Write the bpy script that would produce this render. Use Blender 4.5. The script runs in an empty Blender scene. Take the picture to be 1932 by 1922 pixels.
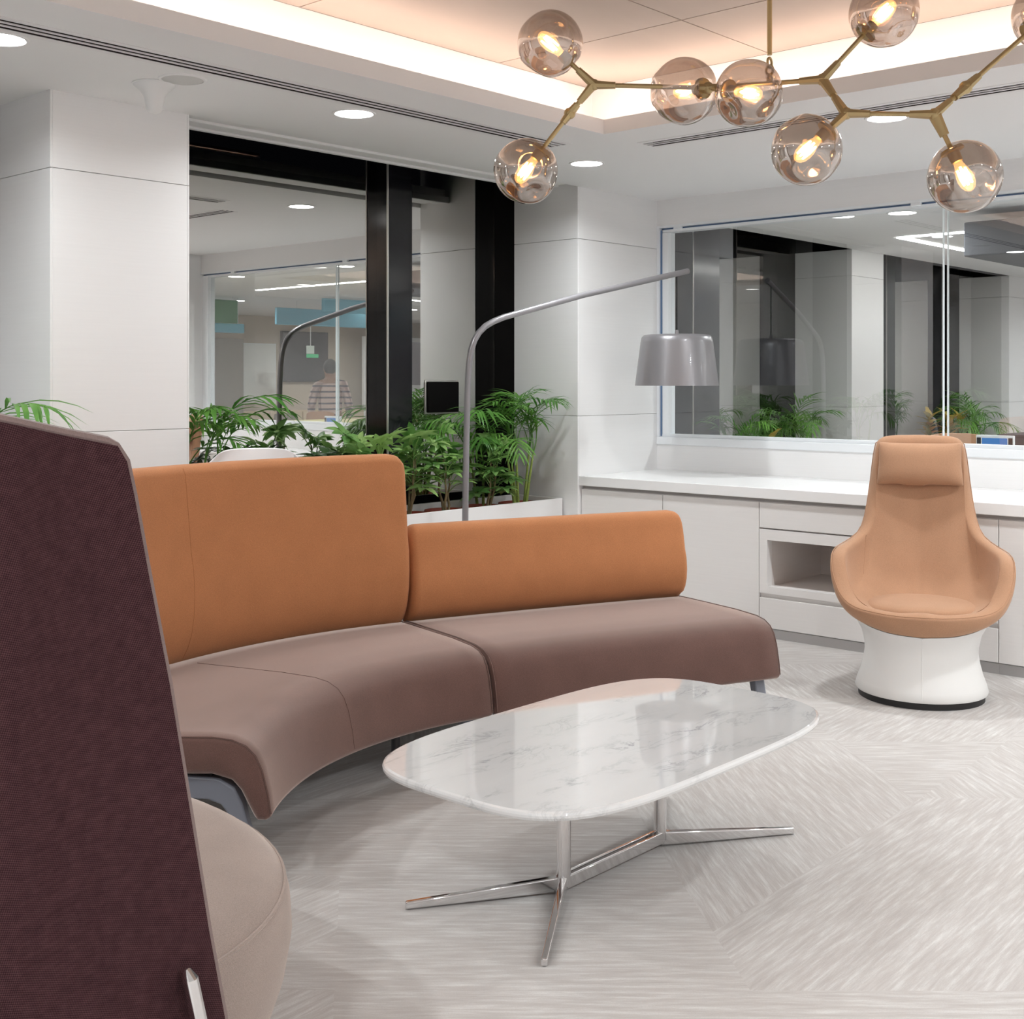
import bpy, bmesh, math, random
from mathutils import Vector, Matrix, noise as mnoise

random.seed(7)
sc = bpy.context.scene
C = sc.collection
PI = math.pi
R = math.radians

# ------------------------------------------------------------------ camera, world, exposure
FPX, CXP, HORIZ, EYE = 2345.0, 966.0, 720.0, 1.40       # focal length in pixels, horizon row, eye height
cd = bpy.data.cameras.new('camera')
cd.sensor_fit = 'HORIZONTAL'
cd.sensor_width = 36.0
cd.lens = 36.0 * FPX / 1932.0
cd.shift_y = -(961.0 - HORIZ) / 1932.0
cd.clip_start = 0.05
cam = bpy.data.objects.new('camera', cd)
C.objects.link(cam)
cam.location = (0, 0, EYE)
FWD = Vector((0.74116877, 0.67131875, 0.0))
cam.rotation_euler = FWD.to_track_quat('-Z', 'Y').to_euler()
sc.camera = cam

w = bpy.data.worlds.new('night_sky')
sc.world = w
w.use_nodes = True
w.node_tree.nodes['Background'].inputs[0].default_value = (0.006, 0.006, 0.008, 1)
w.node_tree.nodes['Background'].inputs[1].default_value = 0.25

sc.view_settings.view_transform = 'Standard'
sc.view_settings.look = 'None'
sc.view_settings.gamma = 1.0
sc.view_settings.use_curve_mapping = False
sc.view_settings.exposure = 0.0

DOWNLIGHT = 26.0       # radiance of a recessed light's lens
DL_WATT = 15.0         # beam of each recessed ceiling light by the windows and the glass
DIM_WATT = 9.5         # the two lights at the left run dimmer
FILL_WATT = 27.0       # beam of the unseen ceiling lights added to brighten the room
OF_WATT = 22.0         # beam of each recessed light beyond the glass
COVE = 36.0            # radiance of the warm strip hidden in the ceiling cove
BULB = 40.0            # radiance of a bulb filament
LINEAR = 26.0          # radiance of the linear lights beyond the glass
OFFICE = 26.0         # recessed lights beyond the glass

cy = sc.cycles
cy.use_denoising = True
cy.max_bounces = 12
cy.diffuse_bounces = 6
cy.glossy_bounces = 8
cy.transmission_bounces = 8
cy.transparent_max_bounces = 24
cy.caustics_reflective = False
cy.caustics_refractive = False
cy.sample_clamp_indirect = 6.0
cy.blur_glossy = 0.5

# ------------------------------------------------------------------ materials
def srgb(r, g, b):
    f = lambda c: (c / 255 / 12.92) if c / 255 <= .04045 else ((c / 255 + .055) / 1.055) ** 2.4
    return (f(r), f(g), f(b), 1)

def new_mat(name):
    m = bpy.data.materials.new(name)
    m.use_nodes = True
    nt = m.node_tree
    return m, nt, nt.nodes['Principled BSDF']

def plain(name, col, rough=.5, metal=0.0, spec=.5, coat=0.0, sheen=0.0, emit=None, estr=0.0, grain=0.0, gscale=(40, 40, 40), bump=0.0, sheen_tint=None, sheen_rough=.5):
    m, nt, b = new_mat(name)
    col = tuple(col) if len(col) == 4 else tuple(col) + (1,)
    b.inputs['Base Color'].default_value = col
    b.inputs['Roughness'].default_value = rough
    b.inputs['Metallic'].default_value = metal
    b.inputs['Specular IOR Level'].default_value = spec
    b.inputs['Coat Weight'].default_value = coat
    b.inputs['Coat Roughness'].default_value = .08
    b.inputs['Sheen Weight'].default_value = sheen
    b.inputs['Sheen Roughness'].default_value = sheen_rough
    if sheen_tint:
        b.inputs['Sheen Tint'].default_value = tuple(sheen_tint) + (1,)
    if emit:
        b.inputs['Emission Color'].default_value = tuple(emit) + (1,)
        b.inputs['Emission Strength'].default_value = estr
    if grain or bump:
        tc = nt.nodes.new('ShaderNodeTexCoord')
        mp = nt.nodes.new('ShaderNodeMapping')
        mp.inputs['Scale'].default_value = gscale
        nz = nt.nodes.new('ShaderNodeTexNoise')
        nz.inputs['Scale'].default_value = 1.0
        nz.inputs['Detail'].default_value = 4
        nt.links.new(tc.outputs['Object'], mp.inputs[0])
        nt.links.new(mp.outputs[0], nz.inputs[0])
        if grain:
            mx = nt.nodes.new('ShaderNodeMix')
            mx.data_type = 'RGBA'
            mx.inputs[6].default_value = tuple(min(1, c * (1 - grain)) for c in col[:3]) + (1,)
            mx.inputs[7].default_value = tuple(min(1, c * (1 + grain)) for c in col[:3]) + (1,)
            nt.links.new(nz.outputs[0], mx.inputs[0])
            nt.links.new(mx.outputs[2], b.inputs['Base Color'])
        if bump:
            bp = nt.nodes.new('ShaderNodeBump')
            bp.inputs['Strength'].default_value = bump
            bp.inputs['Distance'].default_value = .002
            nt.links.new(nz.outputs[0], bp.inputs['Height'])
            nt.links.new(bp.outputs[0], b.inputs['Normal'])
    return m

def emission(name, col, strength):
    m = bpy.data.materials.new(name)
    m.use_nodes = True
    nt = m.node_tree
    nt.nodes.clear()
    e = nt.nodes.new('ShaderNodeEmission')
    e.inputs[0].default_value = tuple(col) + (1,)
    e.inputs[1].default_value = strength
    o = nt.nodes.new('ShaderNodeOutputMaterial')
    nt.links.new(e.outputs[0], o.inputs[0])
    return m

def pane_glass(name, tint, reflect, base_reflect, rough=0.0, glow=None):
    """Thin glazing: part passes straight through, part is mirrored (Fresnel plus the coating's own share)."""
    m = bpy.data.materials.new(name)
    m.use_nodes = True
    nt = m.node_tree
    nt.nodes.clear()
    tr = nt.nodes.new('ShaderNodeBsdfTransparent')
    tr.inputs[0].default_value = tuple(tint) + (1,)
    gl = nt.nodes.new('ShaderNodeBsdfGlossy')
    gl.inputs[0].default_value = tuple(reflect) + (1,)
    gl.inputs[1].default_value = rough
    fr = nt.nodes.new('ShaderNodeFresnel')
    # the Fresnel node inverts its index on a back face; feed it the inverse there, so both faces act as air to glass
    ge = nt.nodes.new('ShaderNodeNewGeometry')
    io = nt.nodes.new('ShaderNodeMapRange')
    io.inputs['To Min'].default_value = 1.5
    io.inputs['To Max'].default_value = 1 / 1.5
    nt.links.new(ge.outputs['Backfacing'], io.inputs['Value'])
    nt.links.new(io.outputs[0], fr.inputs[0])
    mr = nt.nodes.new('ShaderNodeMapRange')
    mr.inputs['To Min'].default_value = base_reflect
    mr.inputs['To Max'].default_value = 1.0
    nt.links.new(fr.outputs[0], mr.inputs['Value'])
    mx = nt.nodes.new('ShaderNodeMixShader')
    nt.links.new(mr.outputs[0], mx.inputs[0])
    nt.links.new(tr.outputs[0], mx.inputs[1])
    nt.links.new(gl.outputs[0], mx.inputs[2])
    o = nt.nodes.new('ShaderNodeOutputMaterial')
    if glow:          # emission added to the glass in place of a lit bulb's bloom
        em = nt.nodes.new('ShaderNodeEmission')
        em.inputs[0].default_value = tuple(glow[:3]) + (1,)
        em.inputs[1].default_value = glow[3]
        ad = nt.nodes.new('ShaderNodeAddShader')
        nt.links.new(mx.outputs[0], ad.inputs[0])
        nt.links.new(em.outputs[0], ad.inputs[1])
        nt.links.new(ad.outputs[0], o.inputs[0])
    else:
        nt.links.new(mx.outputs[0], o.inputs[0])
    return m

def fabric(name, col, weave, contrast=.12, bump=.35, sheen=.25, fleck=0.0, tint=None):
    """Woven upholstery: a fine two-way weave with soft mottling."""
    m, nt, b = new_mat(name)
    col = tuple(col[:3])
    b.inputs['Roughness'].default_value = .9
    b.inputs['Specular IOR Level'].default_value = .15
    b.inputs['Sheen Weight'].default_value = sheen
    b.inputs['Sheen Roughness'].default_value = .45
    if tint:
        b.inputs['Sheen Tint'].default_value = tuple(tint) + (1,)
    tc = nt.nodes.new('ShaderNodeTexCoord')
    nz = nt.nodes.new('ShaderNodeTexNoise')
    nz.inputs['Scale'].default_value = weave
    nz.inputs['Detail'].default_value = 3
    n2 = nt.nodes.new('ShaderNodeTexNoise')
    n2.inputs['Scale'].default_value = 9
    n2.inputs['Detail'].default_value = 2
    for n in (nz, n2):
        nt.links.new(tc.outputs['Object'], n.inputs[0])
    ad = nt.nodes.new('ShaderNodeMath')
    ad.operation = 'MULTIPLY_ADD'
    ad.inputs[1].default_value = .3
    nt.links.new(n2.outputs[0], ad.inputs[0])
    nt.links.new(nz.outputs[0], ad.inputs[2])
    mr = nt.nodes.new('ShaderNodeMapRange')
    mr.inputs['From Min'].default_value = .4
    mr.inputs['From Max'].default_value = .9
    nt.links.new(ad.outputs[0], mr.inputs[0])
    mx = nt.nodes.new('ShaderNodeMix')
    mx.data_type = 'RGBA'
    mx.inputs[6].default_value = tuple(c * (1 - contrast) for c in col) + (1,)
    mx.inputs[7].default_value = tuple(c * (1 + contrast) for c in col) + (1,)
    nt.links.new(mr.outputs[0], mx.inputs[0])
    nt.links.new(mx.outputs[2], b.inputs['Base Color'])
    bp = nt.nodes.new('ShaderNodeBump')
    bp.inputs['Strength'].default_value = bump
    bp.inputs['Distance'].default_value = .001
    nt.links.new(nz.outputs[0], bp.inputs['Height'])
    nt.links.new(bp.outputs[0], b.inputs['Normal'])
    return m

def basket_weave(name, dark, light, scale):
    """Coarse basket weave with pale thread tips, mapped in the panel's own plane."""
    m, nt, b = new_mat(name)
    b.inputs['Roughness'].default_value = .85
    b.inputs['Specular IOR Level'].default_value = .2
    tc = nt.nodes.new('ShaderNodeTexCoord')
    sep = nt.nodes.new('ShaderNodeSeparateXYZ')
    nt.links.new(tc.outputs['Object'], sep.inputs[0])
    def math_(op, a, bb):
        n = nt.nodes.new('ShaderNodeMath')
        n.operation = op
        for i, v in enumerate((a, bb)):
            if v is None:
                continue
            if isinstance(v, (int, float)):
                n.inputs[i].default_value = v
            else:
                nt.links.new(v, n.inputs[i])
        return n.outputs[0]
    u = math_('MULTIPLY', math_('ADD', sep.outputs[0], sep.outputs[1]), scale)
    v = math_('MULTIPLY', sep.outputs[2], scale)
    su = math_('SINE', math_('ADD', u, math_('MULTIPLY', v, .5)), None)
    sv = math_('SINE', math_('SUBTRACT', v, math_('MULTIPLY', u, .5)), None)
    p = math_('MULTIPLY', su, sv)
    nz = nt.nodes.new('ShaderNodeTexNoise')
    nz.inputs['Scale'].default_value = 60
    nt.links.new(tc.outputs['Object'], nz.inputs[0])
    p2 = math_('ADD', p, math_('MULTIPLY', math_('SUBTRACT', nz.outputs[0], .5), 1.2))
    mr = nt.nodes.new('ShaderNodeMapRange')
    mr.inputs['From Min'].default_value = -.6
    mr.inputs['From Max'].default_value = 1.0
    nt.links.new(p2, mr.inputs[0])
    mx = nt.nodes.new('ShaderNodeMix')
    mx.data_type = 'RGBA'
    mx.inputs[6].default_value = tuple(dark) + (1,)
    mx.inputs[7].default_value = tuple(light) + (1,)
    nt.links.new(mr.outputs[0], mx.inputs[0])
    nt.links.new(mx.outputs[2], b.inputs['Base Color'])
    bp = nt.nodes.new('ShaderNodeBump')
    bp.inputs['Strength'].default_value = .4
    bp.inputs['Distance'].default_value = .001
    nt.links.new(p, bp.inputs['Height'])
    nt.links.new(bp.outputs[0], b.inputs['Normal'])
    return m

def carpet_mat():
    """Printed carpet: streaks that run three ways, changing direction along straight cuts."""
    m, nt, b = new_mat('streaked_carpet')
    b.inputs['Roughness'].default_value = .95
    b.inputs['Specular IOR Level'].default_value = .1
    L = nt.links.new
    tc = nt.nodes.new('ShaderNodeTexCoord')
    def mapped(rot, scale, loc=(0, 0, 0)):
        mp = nt.nodes.new('ShaderNodeMapping')
        mp.vector_type = 'TEXTURE'
        mp.inputs['Rotation'].default_value = (0, 0, rot)
        mp.inputs['Location'].default_value = loc
        mp.inputs['Scale'].default_value = scale
        L(tc.outputs['Object'], mp.inputs[0])
        return mp.outputs[0]
    dirs = (R(2), R(49), R(-48))
    streak = []
    cuts = []
    for i, a in enumerate(dirs):
        nz = nt.nodes.new('ShaderNodeTexNoise')
        nz.inputs['Scale'].default_value = 1
        nz.inputs['Detail'].default_value = 5
        nz.inputs['Roughness'].default_value = .70
        L(mapped(a, (.19, .0165, 1), (i * 3.3, i * 1.7, 0)), nz.inputs[0])
        streak.append(nz.outputs[0])
        sp = nt.nodes.new('ShaderNodeSeparateXYZ')
        L(mapped(a, (1, (.72, .95, .66)[i], 1), (0, (.21, .1, .33)[i], 0)), sp.inputs[0])
        fl = nt.nodes.new('ShaderNodeMath')
        fl.operation = 'FLOOR'
        L(sp.outputs[1], fl.inputs[0])
        cuts.append(fl.outputs[0])
    cb = nt.nodes.new('ShaderNodeCombineXYZ')
    for i in range(3):
        L(cuts[i], cb.inputs[i])
    wn = nt.nodes.new('ShaderNodeTexWhiteNoise')
    L(cb.outputs[0], wn.inputs[0])
    def gt(v, t):
        n = nt.nodes.new('ShaderNodeMath')
        n.operation = 'GREATER_THAN'
        L(v, n.inputs[0])
        n.inputs[1].default_value = t
        return n.outputs[0]
    def mix(f, a, bb):
        n = nt.nodes.new('ShaderNodeMix')
        L(f, n.inputs[0])
        L(a, n.inputs[2])
        L(bb, n.inputs[3])
        return n.outputs[0]
    v = mix(gt(wn.outputs[0], .36), streak[2], streak[0])
    v = mix(gt(wn.outputs[0], .66), v, streak[1])
    fine = nt.nodes.new('ShaderNodeTexNoise')
    fine.inputs['Scale'].default_value = 260
    L(tc.outputs['Object'], fine.inputs[0])
    broad = nt.nodes.new('ShaderNodeTexNoise')
    broad.inputs['Scale'].default_value = 2.2
    broad.inputs['Detail'].default_value = 3
    L(tc.outputs['Object'], broad.inputs[0])
    ma = nt.nodes.new('ShaderNodeMath')
    ma.operation = 'MULTIPLY_ADD'
    ma.inputs[1].default_value = .16
    L(fine.outputs[0], ma.inputs[0])
    L(v, ma.inputs[2])
    cr = nt.nodes.new('ShaderNodeValToRGB')
    e = cr.color_ramp.elements
    e[0].position = .40
    e[0].color = (.475, .445, .43, 1)
    e[1].position = .76
    e[1].color = (.655, .645, .628, 1)
    x = e.new(.55)
    x.color = (.525, .498, .482, 1)
    x = e.new(.63)
    x.color = (.565, .545, .53, 1)
    L(ma.outputs[0], cr.inputs[0])
    hs = nt.nodes.new('ShaderNodeMix')
    hs.data_type = 'RGBA'
    hs.blend_type = 'MULTIPLY'
    hs.inputs[0].default_value = .35
    L(cr.outputs[0], hs.inputs[6])
    br = nt.nodes.new('ShaderNodeValToRGB')
    br.color_ramp.elements[0].position = .35
    br.color_ramp.elements[0].color = (.86, .84, .82, 1)
    br.color_ramp.elements[1].position = .65
    br.color_ramp.elements[1].color = (1, 1, 1, 1)
    L(broad.outputs[0], br.inputs[0])
    L(br.outputs[0], hs.inputs[7])
    L(hs.outputs[2], b.inputs['Base Color'])
    bp = nt.nodes.new('ShaderNodeBump')
    bp.inputs['Strength'].default_value = .5
    bp.inputs['Distance'].default_value = .003
    L(ma.outputs[0], bp.inputs['Height'])
    L(bp.outputs[0], b.inputs['Normal'])
    return m

def marble_mat():
    m, nt, b = new_mat('white_marble')
    b.inputs['Roughness'].default_value = .045
    b.inputs['Specular IOR Level'].default_value = .75
    b.inputs['Coat Weight'].default_value = .6
    b.inputs['Coat Roughness'].default_value = .02
    L = nt.links.new
    tc = nt.nodes.new('ShaderNodeTexCoord')
    mp = nt.nodes.new('ShaderNodeMapping')
    mp.inputs['Rotation'].default_value = (0, 0, R(-38))
    mp.inputs['Scale'].default_value = (2.0, 5.0, 3)
    L(tc.outputs['Object'], mp.inputs[0])
    def vein(scale, width, loc):
        m2 = nt.nodes.new('ShaderNodeMapping')
        m2.inputs['Location'].default_value = loc
        L(mp.outputs[0], m2.inputs[0])
        n = nt.nodes.new('ShaderNodeTexNoise')
        n.inputs['Scale'].default_value = scale
        n.inputs['Detail'].default_value = 8
        n.inputs['Roughness'].default_value = .62
        n.inputs['Distortion'].default_value = .9
        L(m2.outputs[0], n.inputs[0])
        s = nt.nodes.new('ShaderNodeMath')
        s.operation = 'SUBTRACT'
        s.inputs[1].default_value = .5
        L(n.outputs[0], s.inputs[0])
        a = nt.nodes.new('ShaderNodeMath')
        a.operation = 'ABSOLUTE'
        L(s.outputs[0], a.inputs[0])
        r = nt.nodes.new('ShaderNodeMapRange')
        r.inputs['From Min'].default_value = 0
        r.inputs['From Max'].default_value = width
        r.inputs['To Min'].default_value = 1
        r.inputs['To Max'].default_value = 0
        L(a.outputs[0], r.inputs[0])
        return r.outputs[0]
    def mul(a, bb):
        n = nt.nodes.new('ShaderNodeMath')
        n.operation = 'MULTIPLY'
        L(a, n.inputs[0])
        if isinstance(bb, float):
            n.inputs[1].default_value = bb
        else:
            L(bb, n.inputs[1])
        return n.outputs[0]
    cl = nt.nodes.new('ShaderNodeTexNoise')
    cl.inputs['Scale'].default_value = 1.6
    cl.inputs['Detail'].default_value = 4
    L(mp.outputs[0], cl.inputs[0])
    gate = nt.nodes.new('ShaderNodeMapRange')
    gate.inputs['From Min'].default_value = .48
    gate.inputs['From Max'].default_value = .68
    L(cl.outputs[0], gate.inputs[0])
    v1 = mul(vein(1.1, .02, (0, 0, 0)), gate.outputs[0])
    v2 = mul(vein(2.6, .035, (4, 2, 0)), mul(gate.outputs[0], .6))
    su = nt.nodes.new('ShaderNodeMath')
    su.operation = 'MAXIMUM'
    L(v1, su.inputs[0])
    L(v2, su.inputs[1])
    cloud = nt.nodes.new('ShaderNodeMix')
    cloud.data_type = 'RGBA'
    cloud.inputs[6].default_value = (.80, .795, .79, 1)
    cloud.inputs[7].default_value = (.66, .665, .67, 1)
    L(cl.outputs[0], cloud.inputs[0])
    mx = nt.nodes.new('ShaderNodeMix')
    mx.data_type = 'RGBA'
    mx.inputs[7].default_value = (.27, .275, .29, 1)
    L(mul(su.outputs[0], .75), mx.inputs[0])
    L(cloud.outputs[2], mx.inputs[6])
    L(mx.outputs[2], b.inputs['Base Color'])
    return m

def leaf_mat(name, base, tip, spots=None):
    m, nt, b = new_mat(name)
    b.inputs['Roughness'].default_value = .34
    b.inputs['Specular IOR Level'].default_value = .45
    L = nt.links.new
    tc = nt.nodes.new('ShaderNodeTexCoord')
    n = nt.nodes.new('ShaderNodeTexNoise')
    n.inputs['Scale'].default_value = 14
    n.inputs['Detail'].default_value = 3
    L(tc.outputs['Object'], n.inputs[0])
    oi = nt.nodes.new('ShaderNodeObjectInfo')
    ad = nt.nodes.new('ShaderNodeMath')
    ad.operation = 'MULTIPLY_ADD'
    ad.inputs[1].default_value = .7
    L(oi.outputs['Random'], ad.inputs[0])
    L(n.outputs[0], ad.inputs[2])
    mr = nt.nodes.new('ShaderNodeMapRange')
    mr.inputs['From Min'].default_value = .4
    mr.inputs['From Max'].default_value = 1.2
    L(ad.outputs[0], mr.inputs[0])
    mx = nt.nodes.new('ShaderNodeMix')
    mx.data_type = 'RGBA'
    mx.inputs[6].default_value = tuple(base) + (1,)
    mx.inputs[7].default_value = tuple(tip) + (1,)
    L(mr.outputs[0], mx.inputs[0])
    L(mx.outputs[2], b.inputs['Base Color'])
    tl = nt.nodes.new('ShaderNodeBsdfTranslucent')
    L(mx.outputs[2], tl.inputs[0])
    ms = nt.nodes.new('ShaderNodeMixShader')
    ms.inputs[0].default_value = .25
    out = nt.nodes['Material Output']
    L(b.outputs[0], ms.inputs[1])
    L(tl.outputs[0], ms.inputs[2])
    L(ms.outputs[0], out.inputs[0])
    return m

def shirt_mat():
    m, nt, b = new_mat('checked_shirt_cloth')
    b.inputs['Roughness'].default_value = .9
    L = nt.links.new
    tc = nt.nodes.new('ShaderNodeTexCoord')
    wv = nt.nodes.new('ShaderNodeTexWave')
    wv.bands_direction = 'Z'
    wv.inputs['Scale'].default_value = 4.2
    wv.inputs['Distortion'].default_value = .6
    L(tc.outputs['Object'], wv.inputs[0])
    w2 = nt.nodes.new('ShaderNodeTexWave')
    w2.bands_direction = 'X'
    w2.inputs['Scale'].default_value = 5
    L(tc.outputs['Object'], w2.inputs[0])
    cr = nt.nodes.new('ShaderNodeValToRGB')
    cr.color_ramp.elements[0].position = .12
    cr.color_ramp.elements[0].color = (.10, .09, .12, 1)
    cr.color_ramp.elements[1].position = .3
    cr.color_ramp.elements[1].color = (.62, .47, .42, 1)
    L(wv.outputs[0], cr.inputs[0])
    c2 = nt.nodes.new('ShaderNodeValToRGB')
    c2.color_ramp.elements[0].position = .1
    c2.color_ramp.elements[0].color = (.6, .55, .58, 1)
    c2.color_ramp.elements[1].position = .3
    c2.color_ramp.elements[1].color = (1, 1, 1, 1)
    L(w2.outputs[0], c2.inputs[0])
    mx = nt.nodes.new('ShaderNodeMix')
    mx.data_type = 'RGBA'
    mx.blend_type = 'MULTIPLY'
    mx.inputs[0].default_value = 1
    L(cr.outputs[0], mx.inputs[6])
    L(c2.outputs[0], mx.inputs[7])
    L(mx.outputs[2], b.inputs['Base Color'])
    return m

M = dict(
    wall=plain('white_laminate', (.82, .815, .815), rough=.42, spec=.35, grain=.025, gscale=(2.5, 2.5, 130)),
    paint=plain('white_paint', (.82, .815, .815), rough=.75, spec=.2),
    tray=plain('beige_ceiling_panel', (.39, .322, .28), rough=.6, spec=.2, grain=.05, gscale=(1.2, 7, 3)),
    joint=plain('panel_joint', (.55, .53, .52), rough=.8),
    joint_tray=plain('ceiling_joint', (.30, .23, .19), rough=.8),
    counter=plain('white_worktop', (.88, .875, .875), rough=.22, spec=.5),
    cabinet=plain('white_cabinet_laminate', (.80, .78, .77), rough=.4, spec=.35, grain=.03, gscale=(3, 3, 120)),
    niche=plain('niche_lining', (.72, .675, .65), rough=.5, grain=.03, gscale=(3, 3, 90)),
    gap=plain('shadow_gap', (.50, .48, .47), rough=.8),
    kick=plain('brushed_plinth', (.50, .49, .49), rough=.35, metal=.7),
    carpet=carpet_mat(),
    marble=marble_mat(),
    chrome=plain('polished_chrome', (.80, .79, .79), rough=.06, metal=1.0),
    brass=plain('satin_brass', (.50, .385, .20), rough=.38, metal=.75),
    lamp=plain('grey_lacquer', (.26, .25, .262), rough=.34, metal=.35, coat=.3),
    lamp_in=plain('white_shade_lining', (.8, .8, .8), rough=.6),
    black=plain('black_metal', (.006, .006, .008), rough=.16, spec=.5),
    matt_black=plain('matt_black', (.0035, .003, .003), rough=.6, spec=.08),
    glint_backing=plain('silver_glint_and_backing', (.62, .60, .57), rough=.3, metal=.8),  # colours the painted post highlight and the black plate's backing
    duct=plain('dark_duct', (.035, .02, .02), rough=.8),
    pocket=plain('blind_pocket_brown', (.045, .030, .020), rough=.7),
    grille=plain('white_grille', (.78, .765, .77), rough=.5),
    orange=fabric('terracotta_wool', (.485, .205, .09), 420, .16, .3, .22, tint=(1, .8, .65)),
    orange_chair=fabric('apricot_wool', (.43, .245, .15), 380, .13, .3, .3, tint=(1, .85, .72)),
    brown=fabric('brown_wool_felt', (.122, .066, .055), 520, .26, .35, .85, tint=(.95, .80, .73)),
    taupe=fabric('taupe_wool_felt', (.30, .24, .212), 520, .2, .35, .45, tint=(.95, .85, .78)),
    maroon=basket_weave('maroon_basket_weave', (.022, .0058, .008), (.084, .035, .038), 1250),
    edging=fabric('taupe_edging', (.20, .145, .135), 500, .15, .3, .3),
    frame_blue=plain('slate_powder_coat', (.19, .20, .235), rough=.38, spec=.4),
    leg_dark=plain('dark_leg_metal', (.035, .032, .038), rough=.35),
    plastic=plain('white_plastic', (.85, .85, .86), rough=.3),
    sensor=plain('white_sensor_plastic', (.80, .80, .80), rough=.4),
    speaker=plain('speaker_mesh', (.62, .615, .60), rough=.8, bump=.4, gscale=(400, 400, 400)),
    base_white=plain('white_vinyl', (.78, .775, .76), rough=.45),
    plinth=plain('black_plinth', (.012, .012, .013), rough=.5),
    planter=plain('white_planter_lacquer', (.84, .835, .835), rough=.3),
    pot=plain('red_brown_pot', (.36, .055, .028), rough=.5),
    soil=plain('dark_soil', (.06, .04, .03), rough=.95, grain=.4, gscale=(90, 90, 90)),
    stem=plain('green_stem', (.26, .34, .07), rough=.5, grain=.3, gscale=(10, 10, 30)),
    bark=plain('young_bark', (.25, .19, .10), rough=.7, grain=.3, gscale=(20, 20, 60)),
    palm=leaf_mat('palm_leaf', (.055, .19, .03), (.20, .42, .08)),
    schef=leaf_mat('umbrella_leaf', (.12, .30, .075), (.42, .63, .22)),
    dark_schef=leaf_mat('dark_umbrella_leaf', (.022, .055, .018), (.07, .14, .045)),
    croton=leaf_mat('croton_leaf', (.16, .19, .03), (.62, .42, .10)),
    croton_red=leaf_mat('croton_red_leaf', (.30, .08, .02), (.62, .40, .09)),
    window=pane_glass('night_window_glass', (.55, .55, .55), (.94, .93, .90), .68),
    clear=pane_glass('partition_glass', (.955, .97, .965), (.96, .97, 1.0), .065),
    globe=pane_glass('smoked_globe_glass', (.68, .605, .555), (.97, .94, .91), .26),
    bulb_glass=pane_glass('bulb_glass', (1.0, .86, .68), (1, .95, .9), .02, glow=(1.0, .50, .20, 1.1)),
    edge=plain('polished_glass_edge', (.80, .86, .88), rough=.12, spec=.8),
    film=plain('blue_film', (.10, .17, .30), rough=.4),
    alu=plain('white_aluminium', (.80, .825, .85), rough=.35),
    downlight=emission('downlight_lens', (1.0, .985, .97), DOWNLIGHT),
    cove=emission('cove_strip_led', (1.0, .83, .71), COVE),
    filament=emission('hot_filament', (1.0, .62, .27), BULB),
    linear=emission('linear_led', (1.0, .98, .95), LINEAR),
    office_light=emission('office_downlight_lens', (1.0, .97, .93), OFFICE),
    grey_panel=plain('grey_felt_panel', (.075, .078, .09), rough=.9),
    blue_panel=plain('blue_felt_panel', (.20, .52, .68), rough=.9),
    green_panel=plain('green_felt_panel', (.10, .26, .13), rough=.9),
    beige=plain('beige_wall_panel', (.52, .44, .36), rough=.7),
    taupe_panel=plain('taupe_partition', (.33, .285, .25), rough=.8),
    board=plain('whiteboard_surface', (.80, .81, .79), rough=.25),
    tv=plain('dark_screen', (.03, .03, .034), rough=.15),
    screen=emission('blue_screen', (.12, .32, .75), .8),
    exit_green=emission('green_sign_light', (.10, .75, .32), .7),
    exit_white=emission('white_sign_light', (.85, .95, .85), .6),
    yellow=plain('pale_yellow_desk', (.62, .56, .28), rough=.5),
    oak=plain('pale_oak', (.60, .47, .32), rough=.5, grain=.1, gscale=(4, 40, 4)),
    brown_chair=plain('brown_chair_shell', (.24, .19, .15), rough=.6),
    hair=plain('black_hair', (.018, .015, .014), rough=.6, grain=.3, gscale=(60, 60, 60)),
    skin=plain('brown_skin', (.33, .18, .11), rough=.55),
    shirt=shirt_mat(),
    trousers=plain('dark_trousers', (.03, .032, .045), rough=.85),
    shoe=plain('black_shoe', (.02, .02, .02), rough=.4),
    rust=plain('rust_box', (.33, .10, .05), rough=.7),
)

# ------------------------------------------------------------------ mesh helpers
def box(bm, x0, x1, y0, y1, z0, z1):
    v = [bm.verts.new(p) for p in ((x0, y0, z0), (x1, y0, z0), (x1, y1, z0), (x0, y1, z0), (x0, y0, z1), (x1, y0, z1), (x1, y1, z1), (x0, y1, z1))]
    for f in ((0, 3, 2, 1), (4, 5, 6, 7), (0, 1, 5, 4), (1, 2, 6, 5), (2, 3, 7, 6), (3, 0, 4, 7)):
        bm.faces.new([v[i] for i in f])
    return v

def xform(verts, m):
    for v in verts:
        v.co = m @ v.co

def loft(bm, rings, closed=True, cap=True):
    rs = [[bm.verts.new(p) for p in r] for r in rings]
    n = len(rs[0])
    for a, b in zip(rs, rs[1:]):
        for i in range(n if closed else n - 1):
            j = (i + 1) % n
            bm.faces.new((a[i], a[j], b[j], b[i]))
    if cap and closed:
        bm.faces.new(list(reversed(rs[0])))
        bm.faces.new(rs[-1])
    return rs

def tube(bm, pts, r, seg=10, cap=True, squash=1.0):
    pts = [Vector(p) for p in pts]
    rad = r if isinstance(r, (list, tuple)) else [r] * len(pts)
    t0 = (pts[1] - pts[0]).normalized()
    up = Vector((0, 0, 1)) if abs(t0.z) < .9 else Vector((1, 0, 0))
    nrm = t0.cross(up).normalized()
    rings = []
    for i, p in enumerate(pts):
        a = pts[max(0, i - 1)]
        b = pts[min(len(pts) - 1, i + 1)]
        t = (b - a).normalized()
        nrm = (nrm - t * nrm.dot(t)).normalized()
        bn = t.cross(nrm)
        rings.append([p + (nrm * math.cos(k * 2 * PI / seg) + bn * math.sin(k * 2 * PI / seg) * squash) * rad[i] for k in range(seg)])
    loft(bm, rings, True, cap)

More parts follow.
